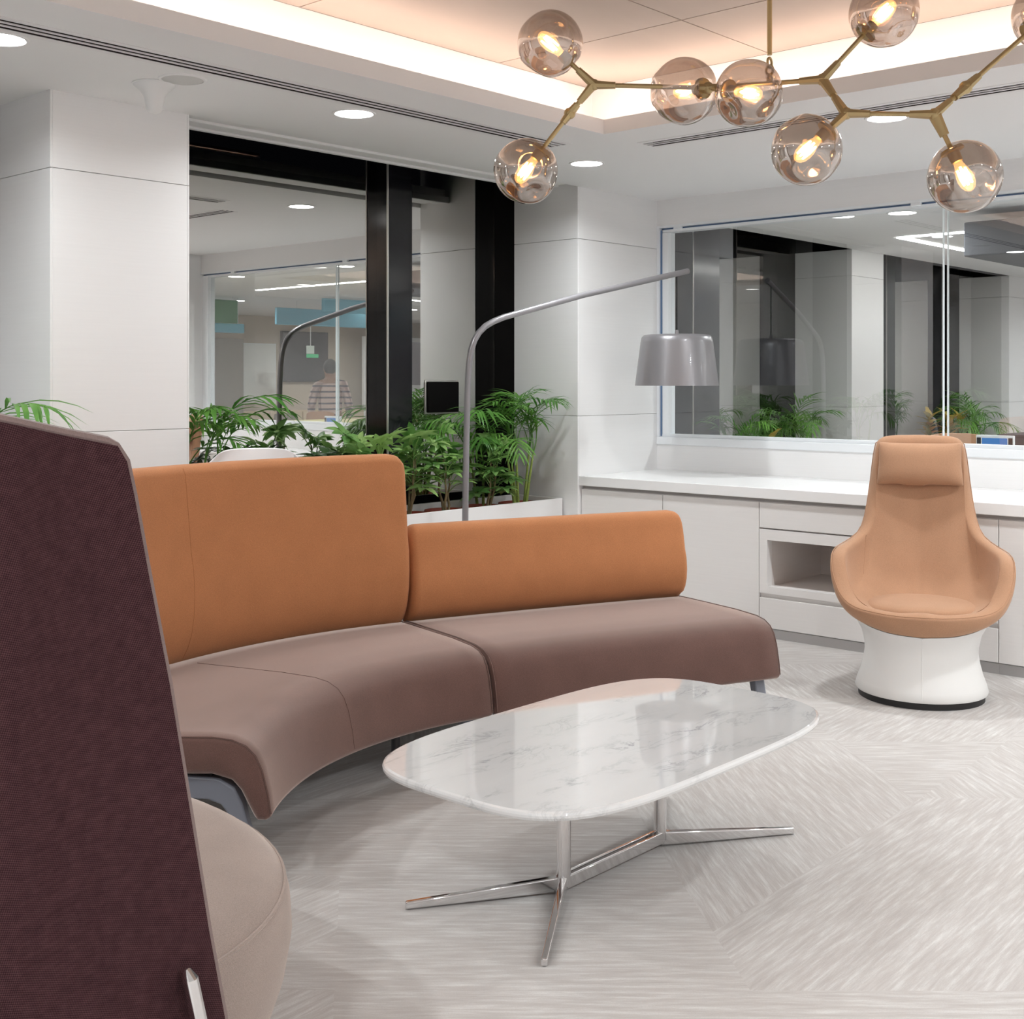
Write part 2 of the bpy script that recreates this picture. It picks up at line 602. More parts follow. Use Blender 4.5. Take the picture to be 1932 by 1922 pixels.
def lathe(bm, prof, seg=32, m=None, cap=True):
    rings = []
    for r, z in prof:
        ring = [Vector((r * math.cos(k * 2 * PI / seg), r * math.sin(k * 2 * PI / seg), z)) for k in range(seg)]
        rings.append([m @ p for p in ring] if m else ring)
    loft(bm, rings, True, cap)

def axis_matrix(p, d):
    q = Vector(d).normalized().to_track_quat('Z', 'Y')
    return Matrix.Translation(Vector(p)) @ q.to_matrix().to_4x4()

def prism(bm, poly, z0, z1):
    loft(bm, [[Vector((x, y, z0)) for x, y in poly], [Vector((x, y, z1)) for x, y in poly]])

def bar(bm, p, q, wdt, hgt):
    """A rectangular bar from p to q (wdt sideways, hgt upwards)."""
    p, q = Vector(p), Vector(q)
    t = (q - p).normalized()
    up = Vector((0, 0, 1)) if abs(t.z) < .95 else Vector((1, 0, 0))
    s = t.cross(up).normalized()
    u = s.cross(t).normalized()
    r = lambda c: [c + s * wdt / 2 + u * hgt / 2, c - s * wdt / 2 + u * hgt / 2, c - s * wdt / 2 - u * hgt / 2, c + s * wdt / 2 - u * hgt / 2]
    loft(bm, [r(p), r(q)])

def mesh_of(name, bm, mat, smooth=True, sharp=38):
    bmesh.ops.recalc_face_normals(bm, faces=bm.faces)
    bm.normal_update()
    if smooth:
        lim = R(sharp)
        for f in bm.faces:
            f.smooth = True
        for e in bm.edges:
            if len(e.link_faces) == 2:
                e.smooth = e.calc_face_angle(0) < lim
    me = bpy.data.meshes.new(name)
    bm.to_mesh(me)
    bm.free()
    for mm in (mat if isinstance(mat, (list, tuple)) else [mat]):
        me.materials.append(mm)
    return me

def mk(name, bm, mat, parent=None, smooth=True, bevel=0.0, seg=2, sub=0, world=False, sharp=38, label=None, kind=None, loc=None):
    if world and parent is not None:
        off = parent.location
        if parent.parent is not None:
            off = off + parent.parent.location
        for v in bm.verts:
            v.co -= off
    me = mesh_of(name, bm, mat, smooth, sharp)
    o = bpy.data.objects.new(name, me)
    C.objects.link(o)
    if parent is not None:
        o.parent = parent
    if loc is not None:
        o.location = loc
    if bevel:
        b = o.modifiers.new('bevel', 'BEVEL')
        b.width = bevel
        b.segments = seg
        b.limit_method = 'ANGLE'
        b.angle_limit = R(40)
        b.harden_normals = False
    if sub:
        s = o.modifiers.new('subdivision', 'SUBSURF')
        s.levels = sub
        s.render_levels = sub
    if label:
        o['label'] = label
    if kind:
        o['kind'] = kind
    return o

def thing(name, label, cat, loc=(0, 0, 0), rotz=0.0, group=None):
    o = bpy.data.objects.new(name, None)
    o.empty_display_size = .1
    C.objects.link(o)
    o.location = loc
    o.rotation_euler = (0, 0, rotz)
    o['label'] = label
    o['category'] = cat
    if group:
        o['group'] = group
    return o

def tag(o, label, cat, group=None):
    o['label'] = label
    o['category'] = cat
    if group:
        o['group'] = group
    return o

def BM():
    return bmesh.new()

def struct(name, bm, mat, parent=None, **k):
    o = mk(name, bm, mat, parent, **k)
    if parent is None:
        o['kind'] = 'structure'
    return o

def struct_empty(name, loc=(0, 0, 0)):
    o = bpy.data.objects.new(name, None)
    C.objects.link(o)
    o.location = loc
    o['kind'] = 'structure'
    return o

def boxes(*bs):
    bm = BM()
    for b in bs:
        box(bm, *b)
    return bm

# ------------------------------------------------------------------ the room
XW = 6.77        # face of the glazed partition wall
YC = 4.83        # front of the window columns
YS = 5.357       # where the white column sides stop
YG = 5.53        # window glass
ZC = 2.60        # lowered ceiling
ZT = 2.93        # raised tray ceiling
ZO = 2.50        # ceiling of the office beyond
XMIN, YMIN = -3.0, -3.2
TX0, TX1, TY0, TY1 = .2, 4.765, -.6, 3.716
PK = .34         # depth of the cove pocket

struct('floor', boxes((XMIN - .1, 17.0, -7.0, 6.0, -.1, 0.0)), M['carpet'], smooth=False)

def slab(bm, xs, ys, holes, z0, z1):
    """A horizontal slab on a grid of cells, open where a cell's centre falls in a hole."""
    xs, ys = sorted(set(xs)), sorted(set(ys))
    inside = lambda x, y: xs[0] < x < xs[-1] and ys[0] < y < ys[-1] and not any(a < x < b and c < y < d for a, b, c, d in holes)
    cache = {}
    def V(x, y, z):
        k = (x, y, z)
        if k not in cache:
            cache[k] = bm.verts.new(k)
        return cache[k]
    for i in range(len(xs) - 1):
        for j in range(len(ys) - 1):
            x0, x1, y0, y1 = xs[i], xs[i + 1], ys[j], ys[j + 1]
            cx, cyy = (x0 + x1) / 2, (y0 + y1) / 2
            if not inside(cx, cyy):
                continue
            bm.faces.new((V(x0, y0, z0), V(x0, y1, z0), V(x1, y1, z0), V(x1, y0, z0)))
            bm.faces.new((V(x0, y0, z1), V(x1, y0, z1), V(x1, y1, z1), V(x0, y1, z1)))
            for (dx, dy, a, b) in ((-1, 0, (x0, y0), (x0, y1)), (1, 0, (x1, y1), (x1, y0)), (0, -1, (x1, y0), (x0, y0)), (0, 1, (x0, y1), (x1, y1))):
                nx = cx if dx == 0 else (x0 - 1e-4 if dx < 0 else x1 + 1e-4)
                ny = cyy if dy == 0 else (y0 - 1e-4 if dy < 0 else y1 + 1e-4)
                if not inside(nx, ny):
                    bm.faces.new((V(a[0], a[1], z0), V(b[0], b[1], z0), V(b[0], b[1], z1), V(a[0], a[1], z1)))

GA = (-1.4, 4.85, 4.003, 4.127)      # air grille along the window side
GB = (5.07, 5.19, -1.4, 3.725)       # air grille along the glazed side
ceiling = struct_empty('ceiling', (0, 0, 0))
bm = BM()
TRAY = (TX0, TX1, TY0, TY1)
slab(bm, [XMIN, TX0, TX1, GA[0], GA[1], GB[0], GB[1], XW + .12], [YMIN, TY0, TY1, GA[2], GA[3], GB[2], GB[3], YC],
     [TRAY, GA, GB], ZC, ZC + .035)
mk('soffit', bm, M['paint'], ceiling, smooth=False)
# upstand (fascia) round the tray
t = .03
f_ = .004
for nm, b in (('fascia', (TX0 + f_, TX1 - f_, TY1 - f_, TY1 + t, ZC - .001, ZC + .069)), ('fascia', (TX0 + f_, TX1 - f_, TY0 - t, TY0 + f_, ZC - .001, ZC + .069)),
              ('fascia', (TX1 - f_, TX1 + t, TY0 - t, TY1 + t, ZC - .001, ZC + .069)), ('fascia', (TX0 - t, TX0 + f_, TY0 - t, TY1 + t, ZC - .001, ZC + .069))):
    mk(nm, boxes(b), M['paint'], ceiling, smooth=False)
# pocket walls behind the light strip
for b in ((TX0 - PK - .03, TX1 + PK + .03, TY1 + PK, TY1 + PK + .03, ZC + .03, ZT), (TX0 - PK - .03, TX1 + PK + .03, TY0 - PK - .03, TY0 - PK, ZC + .03, ZT),
          (TX1 + PK, TX1 + PK + .03, TY0 - PK, TY1 + PK, ZC + .03, ZT), (TX0 - PK - .03, TX0 - PK, TY0 - PK, TY1 + PK, ZC + .03, ZT)):
    mk('cove_wall', boxes(b), M['paint'], ceiling, smooth=False)
# raised ceiling: one board per panel with open joints
px = [TX0 - PK, .78, 1.98, 3.18, 4.38, TX1 + PK]
py = [TY0 - PK, .60, 1.80, 3.00, TY1 + PK]
g = .0035
for i in range(len(px) - 1):
    for j in range(len(py) - 1):
        if px[i + 1] - px[i] < .05 or py[j + 1] - py[j] < .05:
            continue
        mk('ceiling_panel', boxes((px[i] + g, px[i + 1] - g, py[j] + g, py[j + 1] - g, ZT, ZT + .012)), M['tray'], ceiling, smooth=False)
mk('ceiling_backing', boxes((TX0 - PK - .03, TX1 + PK + .03, TY0 - PK - .03, TY1 + PK + .03, ZT + .012, ZT + .03)), M['joint_tray'], ceiling, smooth=False)
bm = BM()
lathe(bm, [(.0, ZT - .03), (.02, ZT - .028), (.022, ZT - .012), (.035, ZT - .004), (.036, ZT)], 16, Matrix.Translation((3.02, 3.66, 0)))
tag(mk('sprinkler', bm, M['brass']), 'small dark sprinkler head in the raised ceiling', 'sprinkler')

cove = struct_empty('trim_1', (0, 0, ZC))
cove['kind'] = 'thing'
cove.name = 'cove_light'
tag(cove, 'warm hidden light strip around the raised ceiling edge', 'light')
o = PK * .5
for b in ((TX0 - o, TX1 + o, TY1 + o - .012, TY1 + o + .012, ZC + .036, ZC + .046), (TX0 - o, TX1 + o, TY0 - o - .012, TY0 - o + .012, ZC + .036, ZC + .046),
          (TX1 + o - .012, TX1 + o + .012, TY0 - o + .02, TY1 + o - .02, ZC + .036, ZC + .046), (TX0 - o - .012, TX0 - o + .012, TY0 - o + .02, TY1 + o - .02, ZC + .036, ZC + .046)):
    mk('light_strip', boxes(b), M['cove'], cove, smooth=False, world=True)

def air_grille(x0, x1, y0, y1, label):
    """Linear diffuser: two bars between three dark slots."""
    root = thing('air_grille', label, 'vent', ((x0 + x1) / 2, (y0 + y1) / 2, ZC), 0, 'linear air grilles in the lowered ceiling')
    along_x = (x1 - x0) > (y1 - y0)
    z0, z1 = ZC - .002, ZC + .022
    a, b = (y0, y1) if along_x else (x0, x1)
    n = (b - a)
    m_ = .010
    slot = .026
    barw = (n - 2 * m_ - 3 * slot) / 2
    def run(p, q, zz0, zz1, mat, nm, ends=(0, 0)):
        if along_x:
            bb = (x0 - ends[0], x1 + ends[1], p, q, zz0, zz1)
        else:
            bb = (p, q, y0 - ends[0], y1 + ends[1], zz0, zz1)
        mk(nm, boxes(bb), mat, root, smooth=False, world=True)
    z1 = ZC + .0015
    run(a - .022, a + m_, z0, ZC - .0002, M['grille'], 'frame')
    run(b - m_, b + .022, z0, ZC - .0002, M['grille'], 'frame')
    run(a + m_ + slot, a + m_ + slot + barw, z0, z1, M['grille'], 'slat')
    run(b - m_ - slot - barw, b - m_ - slot, z0, z1, M['grille'], 'slat')
    e = .002
    run(a + e, b - e, ZC + .060, ZC + .064, M['duct'], 'duct')
    run(a + e, a + e + .003, ZC + .0002, ZC + .060, M['duct'], 'duct_side')
    run(b - e - .003, b - e, ZC + .0002, ZC + .060, M['duct'], 'duct_side')
    return root

air_grille(*GA, 'long white linear air grille beside the windows')
air_grille(*GB, 'long white linear air grille along the glazed partition')

def downlight(x, y, z, label, mat, r=.083, group='recessed ceiling lights', watt=DL_WATT, spread=160):
    root = thing('ceiling_light', label, 'light', (x, y, z), 0, group)
    bm = BM()
    lathe(bm, [(r, -.001), (r + .004, -.0045), (r + .014, -.004), (r + .016, 0.0)], 32)
    mk('ring', bm, M['paint'], root)
    bm = BM()
    lathe(bm, [(.002, -.0026), (r - .001, -.0026), (r - .001, -.0005)], 32)
    mk('lens', bm, mat, root)
    ld_ = bpy.data.lights.new('beam', 'AREA')
    ld_.shape = 'DISK'
    ld_.size = r * 1.9
    ld_.energy = watt
    ld_.color = (.945, .985, 1.0)
    ld_.spread = R(spread)
    lo = bpy.data.objects.new('beam', ld_)
    C.objects.link(lo)
    lo.parent = root
    lo.location = (0, 0, -.0045)
    return root

DL = [(3.647, 4.257, 'round ceiling light above the left window'),
      (5.338, 4.281, 'round ceiling light in the room corner near the white column'),
      (2.021, 4.248, 'round ceiling light cut by the left picture edge'),
      (5.33, 2.53, 'round ceiling light behind the thin brass arm')]
for x, y, lb in DL:
    downlight(x, y, ZC, lb, M['downlight'], watt=DIM_WATT if x < 5 else DL_WATT)
for x, y in ((.40, 4.25), (-1.2, 4.25), (5.33, .80), (5.33, -.95), (-.40, 2.55), (-.40, .90), (-.40, -1.15), (1.10, -1.15), (2.55, -1.15), (4.0, -1.15)):  # unseen lights, added to brighten the near and left side of the room
    downlight(x, y, ZC, 'added round ceiling light outside the picture, nearer the camera', M['downlight'], watt=FILL_WATT)

# walls out of the picture
struct('wall_left', boxes((XMIN - .1, XMIN, YMIN, YG + .1, 0, 3.0)), M['paint'], smooth=False)
struct('wall_back', boxes((XMIN, XW + .12, YMIN - .1, YMIN, 0, 3.0)), M['paint'], smooth=False)

# ---- window columns clad in laminate boards
ZJ = (1.189, 2.281)
def clad(parent, axis, pos, a0, a1, z_top, sign, mat=None):
    """Three boards one above the other on a column face; open joints between them."""
    th, jg = .010, .0012
    zs = (0.0,) + ZJ + (z_top,)
    for k in range(3):
        z0, z1 = zs[k] + (jg if k else 0), zs[k + 1] - (jg if k < 2 else 0)
        if axis == 'y':
            b = (a0, a1, pos, pos + th, z0, z1) if sign < 0 else (a0, a1, pos - th, pos, z0, z1)
        else:
            b = (pos, pos + th, a0, a1, z0, z1) if sign < 0 else (pos - th, pos, a0, a1, z0, z1)
        mk('panel', boxes(b), mat or M['wall'], parent, smooth=False, bevel=.0012, seg=1)

def window_column(name, x0, x1, ztop, right_face=True):
    root = struct_empty(name)
    mk('core', boxes((x0 + .0105, x1 - .0105, YC + .0105, YS, 0, ztop)), M['joint'], root, smooth=False)
    mk('jamb', boxes((x0 + .002, x1 - .002, YS, YG + .06, 0, 3.0)), M['matt_black'], root, smooth=False)
    clad(root, 'y', YC, x0 + .0105, x1 - .0105, ztop, -1)
    clad(root, 'x', x0, YC, YS - .0005, ztop, -1)
    if right_face:
        clad(root, 'x', x1, YC, YS - .0005, ztop, 1)
    mk('coping', boxes((x0 + .01, x1 - .01, YC + .01, YS, ztop, 3.0)), M['matt_black'], root, smooth=False)
    return root

XCL0, XCL1 = 2.509, 3.170
XCR0 = 5.935
window_column('wall_column_left', XCL0, XCL1, 2.94)
window_column('wall_column_corner', XCR0, 6.95, 2.94)
window_column('wall_column_office', 9.530, 10.115, ZO)
window_column('wall_column_office_far', 13.01, 17.0, ZO, False)
window_column('wall_column_behind', -1.20, -.55, 2.94)

# ---- windows: sill wall, dark frame, posts, coated glass that mirrors the lit room at night
def window(n, x0, x1, posts, ztop_frame=2.95):
    root = struct_empty('window_%d' % n)
    mk('sill_wall', boxes((x0, x1, YG - .05, YG + .06, 0, .60)), M['matt_black'], root, smooth=False)
    xs = [x0] + [c for p in posts for c in p] + [x1]
    for k in range(0, len(xs), 2):
        mk('pane', boxes((xs[k], xs[k + 1], YG, YG + .004, .60, ztop_frame)), M['window'], root, smooth=False)
    for (p0, p1) in posts:
        ps = mk('post', boxes((p0, p1, YG - .09, YG + .05, .60, 2.95)), M['black'], root, smooth=False, bevel=.006)
        mk('corner_glint', boxes((p0 - .004, p0 + .006, YG - .096, YG - .088, .60, 2.93)), M['glint_backing'], ps, smooth=False)  # pale strip standing for the highlight along the post's corner
    mk('pocket_top', boxes((x0, x1, YC + .30, YG + .06, 2.95, 3.0)), M['pocket'], root, smooth=False)
    return root

window(1, XCL1, XCR0, [(4.915, 5.118)])
window(2, -.55, XCL0, [(.9, 1.1)])
window(3, 6.95, 9.530, [(8.10, 8.48)], 2.95)
window(4, 10.115, 13.01, [(11.45, 11.65)], 2.95)

def blind_head(x0, x1, label, z, grp):
    root = thing('blind_cassette', label, 'blind', ((x0 + x1) / 2, YC + .15, z), 0, grp)
    mk('head_rail', boxes((x0 + .001, x1 - .001, YC + .035, YC + .15, z + .022, z + .12)), M['paint'], root, smooth=False, bevel=.004, world=True)
    mk('fascia_strip', boxes((x0 + .001, x1 - .001, YC + .15, YC + .245, z + .010, z + .10)), M['paint'], root, smooth=False, bevel=.004, world=True)
    mk('bottom_rail', boxes((x0 + .002, x1 - .002, YC + .255, YC + .29, z + .001, z + .045)), M['paint'], root, smooth=False, bevel=.006, world=True)
    return root
blind_head(XCL1, XCR0, 'white stepped blind cassette across the window top', ZC, 'window blind cassettes')
mk('soffit', boxes((-.55, XCL0, YC, YS + .02, ZC, ZC + .03)), M['paint'], ceiling, smooth=False)

# ---- glazed partition wall
GY0, GY1 = .99, 4.812
ZG0, ZG1 = 1.055, 2.405
wr = struct_empty('wall_right')
T = .11
mk('lower_wall', boxes((XW, XW + T, GY0 - .05, YC, 0, .985)), M['wall'], wr, smooth=False)
mk('upper_wall', boxes((XW, XW + T, GY0 - .05, YC, 2.432, ZC)), M['wall'], wr, smooth=False)
mk('solid_wall', boxes((XW, XW + T, YMIN, GY0 - .05, 0, ZC)), M['wall'], wr, smooth=False)
mk('wing_wall', boxes((6.25, XW, .35, GY0 - .05, 0, ZC)), M['wall'], wr, smooth=False)

gp = struct_empty('window_5')
mk('window_sill', boxes((XW - .012, XW + T + .01, GY0 - .05, YC - .0005, .985, 1.035)), M['alu'], gp, smooth=False, bevel=.004)
mk('window_frame', boxes((XW + .015, XW + .095, GY0 - .05, GY1, 1.035, ZG0)), M['alu'], gp, smooth=False, bevel=.002)
mk('window_frame', boxes((XW + .015, XW + .095, 4.752, 4.800, ZG0, ZG1 - .018)), M['alu'], gp, smooth=False, bevel=.002)
mk('window_frame', boxes((XW - .006, XW + .10, 4.812, YC - .0005, 1.035, 2.432)), M['alu'], gp, smooth=False, bevel=.002)
mk('window_frame', boxes((XW + .015, XW + .095, GY0 - .05, GY0 + .04, ZG0, ZG1)), M['alu'], gp, smooth=False, bevel=.002)
mk('window_frame', boxes((XW - .004, XW + .10, GY0 - .05, 4.812, 2.4172, 2.432)), M['alu'], gp, smooth=False)
mk('window_frame', boxes((XW + .018, XW + .095, GY0 - .05, 4.80, 2.388, 2.4058)), M['alu'], gp, smooth=False)
mk('top_channel', boxes((XW + .03, XW + .095, GY0 - .05, 4.812, 2.406, 2.417)), M['film'], gp, smooth=False, label='dark blue top channel')
mk('edge_film', boxes((XW + .012, XW + .018, 4.800, 4.812, 1.04, 2.404)), M['film'], gp, smooth=False, label='blue protective film strip')
for y in (4.67, 3.04, 1.45):
    mk('clip', boxes((XW - .002, XW + .02, y - .03, y + .03, 2.399, 2.427)), M['alu'], gp, smooth=False, bevel=.002)
JY = 2.885
for (a, b) in ((GY0 + .04, JY - .016), (JY + .016, 4.752)):
    mk('pane', boxes((XW + .05, XW + .0505, a, b, ZG0, 2.39)), M['clear'], gp, smooth=False)
for y in (JY - .016, JY + .010):
    mk('pane_edge', boxes((XW + .044, XW + .058, y, y + .006, ZG0, 2.39)), M['edge'], gp, smooth=False)

# ---- office beyond the glass: shell
oc = struct_empty('ceiling_office')
mk('ceiling_slab', boxes((XW + T, 17.0, -7.0, YC, ZO, ZO + .05)), M['paint'], oc, smooth=False)
struct('wall_office_back', boxes((XW + T, 17.0, -6.1, -6.0, 0, ZO)), M['beige'], smooth=False)
struct('wall_office_right', boxes((17.0, 17.1, -7.0, 6.0, 0, 3.0)), M['paint'], smooth=False)

# ------------------------------------------------------------------ sideboard under the glass
XF = 5.965
ct = mk('worktop', boxes((5.945, XW - .001, .945, YC - .001, .762, .820)), M['counter'], bevel=.003)
tag(ct, 'long white worktop with a thick edge along the glazed wall', 'worktop')

def cupboard(y0, y1, label, doors):
    root = thing('cupboard', label, 'cabinet', (XF, (y0 + y1) / 2, 0), 0, 'white cupboards under the worktop')
    mk('carcass', boxes((XF + .022, XW - .002, y0, y1, .05, .742)), M['cabinet'], root, smooth=False, world=True)
    mk('top_gap', boxes((XF + .03, XW - .002, y0, y1, .742, .7615)), M['gap'], root, smooth=False, world=True)
    mk('plinth', boxes((XF + .012, XW - .002, y0, y1, 0, .05)), M['kick'], root, smooth=False, world=True)
    n = len(doors) - 1
    for a, b in zip(doors, doors[1:]):
        mk('door', boxes((XF, XF + .020, a + .0018, b - .0018, .056, .740)), M['cabinet'], root, smooth=False, bevel=.0015, seg=1, world=True)
    return root

def drawer_unit(y0, y1, label):
    root = thing('drawer_unit', label, 'cabinet', (XF, (y0 + y1) / 2, 0), 0, 'drawer units with an open niche')
    g = .0018
    mk('top_gap', boxes((XF + .03, XW - .002, y0, y1, .742, .7615)), M['gap'], root, smooth=False, world=True)
    mk('plinth', boxes((XF + .012, XW - .002, y0, y1, 0, .05)), M['kick'], root, smooth=False, world=True)
    mk('carcass', boxes((XF + .022, XW - .002, y0, y1, .05, .240), (XF + .022, XW - .002, y0, y1, .596, .742)), M['cabinet'], root, smooth=False, world=True)
    mk('drawer', boxes((XF, XF + .02, y0 + g, y1 - g, .602, .740)), M['cabinet'], root, smooth=False, bevel=.0015, seg=1, world=True)
    mk('drawer', boxes((XF, XF + .02, y0 + g, y1 - g, .056, .219)), M['cabinet'], root, smooth=False, bevel=.0015, seg=1, world=True)
    # niche: frame, side cheeks, back, top and shelf board
    bm = BM()
    for b in ((XF, XF + .05, y0 + g, y1 - g, .536, .594), (XF, XF + .05, y0 + g, y1 - g, .244, .283),
              (XF, XF + .05, y0 + g, y0 + .05, .283, .536), (XF, XF + .05, y1 - .05, y1 - g, .283, .536)):
        box(bm, *b)
    mk('niche_frame', bm, M['cabinet'], root, smooth=False, world=True)
    mk('niche_back', boxes((XW - .20, XW - .002, y0, y1, .24, .596)), M['niche'], root, smooth=False, world=True)
    mk('niche_side', boxes((XF + .05, XW - .2, y0, y0 + .05, .24, .596)), M['niche'], root, smooth=False, world=True)
    mk('niche_side', boxes((XF + .05, XW - .2, y1 - .05, y1, .24, .596)), M['niche'], root, smooth=False, world=True)
    mk('shelf', boxes((XF + .05, XW - .2, y0 + .05, y1 - .05, .24, .281)), M['niche'], root, smooth=False, world=True)
    mk('niche_top', boxes((XF + .05, XW - .2, y0 + .05, y1 - .05, .540, .596)), M['niche'], root, smooth=False, world=True)
    return root

cupboard(3.574, YC - .002, 'white two-door cupboard between the column and the open niche', [3.574, 4.218, YC - .003])
drawer_unit(2.265, 3.5735, 'white drawer unit with an open niche behind the armchair')
cupboard(.955, 2.2645, 'white two-door cupboard beyond the armchair', [.955, 1.61, 2.2645])

# ------------------------------------------------------------------ ceiling fittings
root = thing('ceiling_sensor', 'white cone-shaped sensor hanging from the ceiling by the left column', 'sensor', (2.745, 4.43, ZC))
bm = BM()
lathe(bm, [(.084, 0), (.082, -.008), (.070, -.018), (.052, -.034), (.041, -.055), (.036, -.080), (.033, -.100), (.024, -.114), (.010, -.120), (.001, -.121)], 32)
mk('body', bm, M['sensor'], root)
bm = BM()
lathe(bm, [(.088, -.0005), (.088, -.004), (.080, -.006)], 32)
mk('flange', bm, M['sensor'], root)
root = thing('ceiling_speaker', 'flat round grey ceiling speaker beside the cone sensor', 'speaker', (2.775, 4.275, ZC))
bm = BM()
lathe(bm, [(.002, -.005), (.080, -.005), (.082, -.0035)], 40)
mk('mesh_cover', bm, M['speaker'], root)
bm = BM()
lathe(bm, [(.082, 0), (.082, -.006), (.092, -.005), (.094, 0)], 40)
mk('ring', bm, M['paint'], root)

# ------------------------------------------------------------------ sofa: two modules
SC = Vector((2.887, 1.925, 0))
R_IN, R_BACK = 1.174, 1.888

SEAT_PROF = [(.000, .205), (-.002, .215), (.006, .27), (.022, .335), (.040, .375), (.066, .402), (.105, .419), (.16, .427), (.30, .428), (.50, .422), (.68, .416), (.810, .410), (.822, .39), (.822, .335),
             (.812, .325), (.16, .325), (.105, .308), (.080, .28), (.058, .235), (.044, .208), (.036, .198), (.012, .197)]
def back_prof(top):
    s = (top - .40)
    h = min(.40, s * .62)
    pts = [(.090, .385), (.060, .400), (.034, .425), (.010, .40 + h * .16), (-.008, .40 + h * .28), (-.019, .40 + h * .43), (-.023, .40 + h * .62), (-.018, .40 + h * .85), (-.006, .40 + h), (.012, .40 + h + (s - h) * .6), (.022, top - .030), (.034, top - .009), (.058, top),
           (.100, top), (.124, top - .010), (.134, top - .034), (.130, .40 + .85 * s), (.115, .40 + .5 * s), (.105, .40 + .25 * s), (.105, .385)]
    return pts

def frame_prof():
    outer = [(.022, 0), (.058, .14), (.082, .235), (.104, .278), (.145, .304), (.30, .318), (.56, .318), (.66, .300), (.69, .26), (.72, 0)]
    inner = [(.066, 0), (.098, .13), (.122, .205), (.142, .232), (.178, .246), (.30, .250), (.54, .250), (.610, .240), (.638, .21), (.672, 0)]
    return outer, inner

def inset(prof, d):
    """Shrink an outline slightly towards its own middle line (for rounded ends)."""
    n = len(prof)
    out = []
    for i in range(n):
        a, b = Vector(prof[i - 1] + (0,)), Vector(prof[(i + 1) % n] + (0,))
        t = (b - a).normalized()
        nr = Vector((-t.y, t.x, 0))
        out.append((prof[i][0] + nr.x * d * SIGN, prof[i][1] + nr.y * d * SIGN))
    return out
SIGN = -1

def arc_frame(a):
    """a: angle about the sofa's own centre -> (point function, radial, tangent)."""
    rad = Vector((math.cos(a), math.sin(a), 0))
    return rad

def sweep_ends(us, d, steps):
    """(u, inset) pairs that round both ends off."""
    k = [(0, d), (d * .3, d * .35), (d * .9, 0)]
    L = us
    out = [(x, q) for x, q in k]
    for i in range(1, steps):
        out.append((d + (L - 2 * d) * i / steps, 0))
    out += [(L - x, q) for x, q in reversed(k)]
    return out

def sofa_module(name, label, place, length, back_top, seams, n, foot_us, with_frames):
    """place(u, s) maps run length u and depth s to a floor point."""
    base = place(length / 2, .36)
    root = thing(name, label, 'sofa', (base.x, base.y, 0), 0, 'sofa modules')
    def solid(prof, r0, d, u0, u1, steps, orient, corner=0.0):
        bm = BM()
        rings = []
        plan = sweep_ends(u1 - u0, d, steps)
        if corner:
            extra = [.030, .042, .055]
            plan = sorted(plan + [(e, 0) for e in extra] + [(u1 - u0 - e, 0) for e in extra])
        zt = max(z for _, z in prof)
        for u, q in plan:
            pr = inset(prof, q * orient)
            ring = []
            e = min(u, u1 - u0 - u)
            drop = 0.0 if e >= corner else corner - math.sqrt(max(0, corner ** 2 - (corner - e) ** 2))
            for s, z in pr:
                z = .385 + (z - .385) * (zt - drop - .385) / (zt - .385) if corner else z
                p = place(u0 + u, r0 + s)
                ring.append(Vector((p.x, p.y, z)))
            rings.append(ring)
        loft(bm, rings)
        return bm
    mk('seat', solid(SEAT_PROF, 0.0, .014, 0, length, n, 1), M['brown'], root, world=True, sharp=60)
    mk('backrest', solid(back_prof(back_top), R_BACK - R_IN, .022, .002, length - .002, n, 1, .050), M['orange'], root, world=True, sharp=60)
    # base tray under the seat
    bm = BM()
    rings = []
    for i in range(n + 1):
        u = .05 + (length - .1) * i / n
        rings.append([Vector((*place(u, s).xy, z)) for s, z in ((.17, .324), (.73, .324), (.73, .300), (.17, .300))])
    loft(bm, rings)
    mk('under_tray', bm, M['leg_dark'], root, world=True)
    # stitched seams
    for u in seams:
        bm = BM()
        pts = [Vector((*place(u, s - .0005).xy, z + .0006)) for s, z in SEAT_PROF[1:11]]
        tube(bm, pts, .0009, 6)
        mk('seam', bm, M['brown'], root, world=True)
        bm = BM()
        pts = [Vector((*place(u, R_BACK - R_IN + s - .0004).xy, z)) for s, z in back_prof(back_top)[2:12]]
        tube(bm, pts, .0009, 6)
        mk('seam', bm, M['orange'], root, world=True)
    # piping along both seat ends
    for u in (.006, length - .006):
        bm = BM()
        pts = [Vector((*place(u, s).xy, z)) for s, z in SEAT_PROF[1:13]]
        tube(bm, pts, .0022, 6)
        mk('piping', bm, M['brown'], root, world=True)
    # end frames
    outer, inner = frame_prof()
    for u in foot_us:
        bm = BM()
        w2 = .024
        rings = []
        for (so, zo), (si, zi) in zip(outer, inner):
            ring = []
            for du, s, z in ((-w2, so, zo), (w2, so, zo), (w2, si, zi), (-w2, si, zi)):
                p = place(u + du, s)
                ring.append(Vector((p.x, p.y, z)))
            rings.append(ring)
        loft(bm, rings)
        fr = mk('leg_frame', bm, M['frame_blue'], root, world=True, bevel=.006, sharp=25)
        bm = BM()
        for sgn in (-1, 1):
            rr = []
            for s, z in ((.30, .262), (.50, .262), (.51, .268), (.51, .298), (.50, .304), (.30, .304)):
                rr.append((s, z))
            loft(bm, [[Vector((*place(u + sgn * .0235, s).xy, z)) for s, z in rr], [Vector((*place(u + sgn * .0262, s).xy, z)) for s, z in rr]])
        mk('inlay', bm, M['frame_blue'], fr, world=False, bevel=.002)
        for v in fr.children[0].data.vertices:
            v.co -= root.location
        # little levelling glides
        for s in (.045, .695):
            p = place(u, s)
            bm = BM()
            lathe(bm, [(.016, 0), (.016, .010), (.010, .014)], 14, Matrix.Translation((p.x, p.y, 0)))
            mk('glide', bm, M['plinth'], root, world=True)
    return root

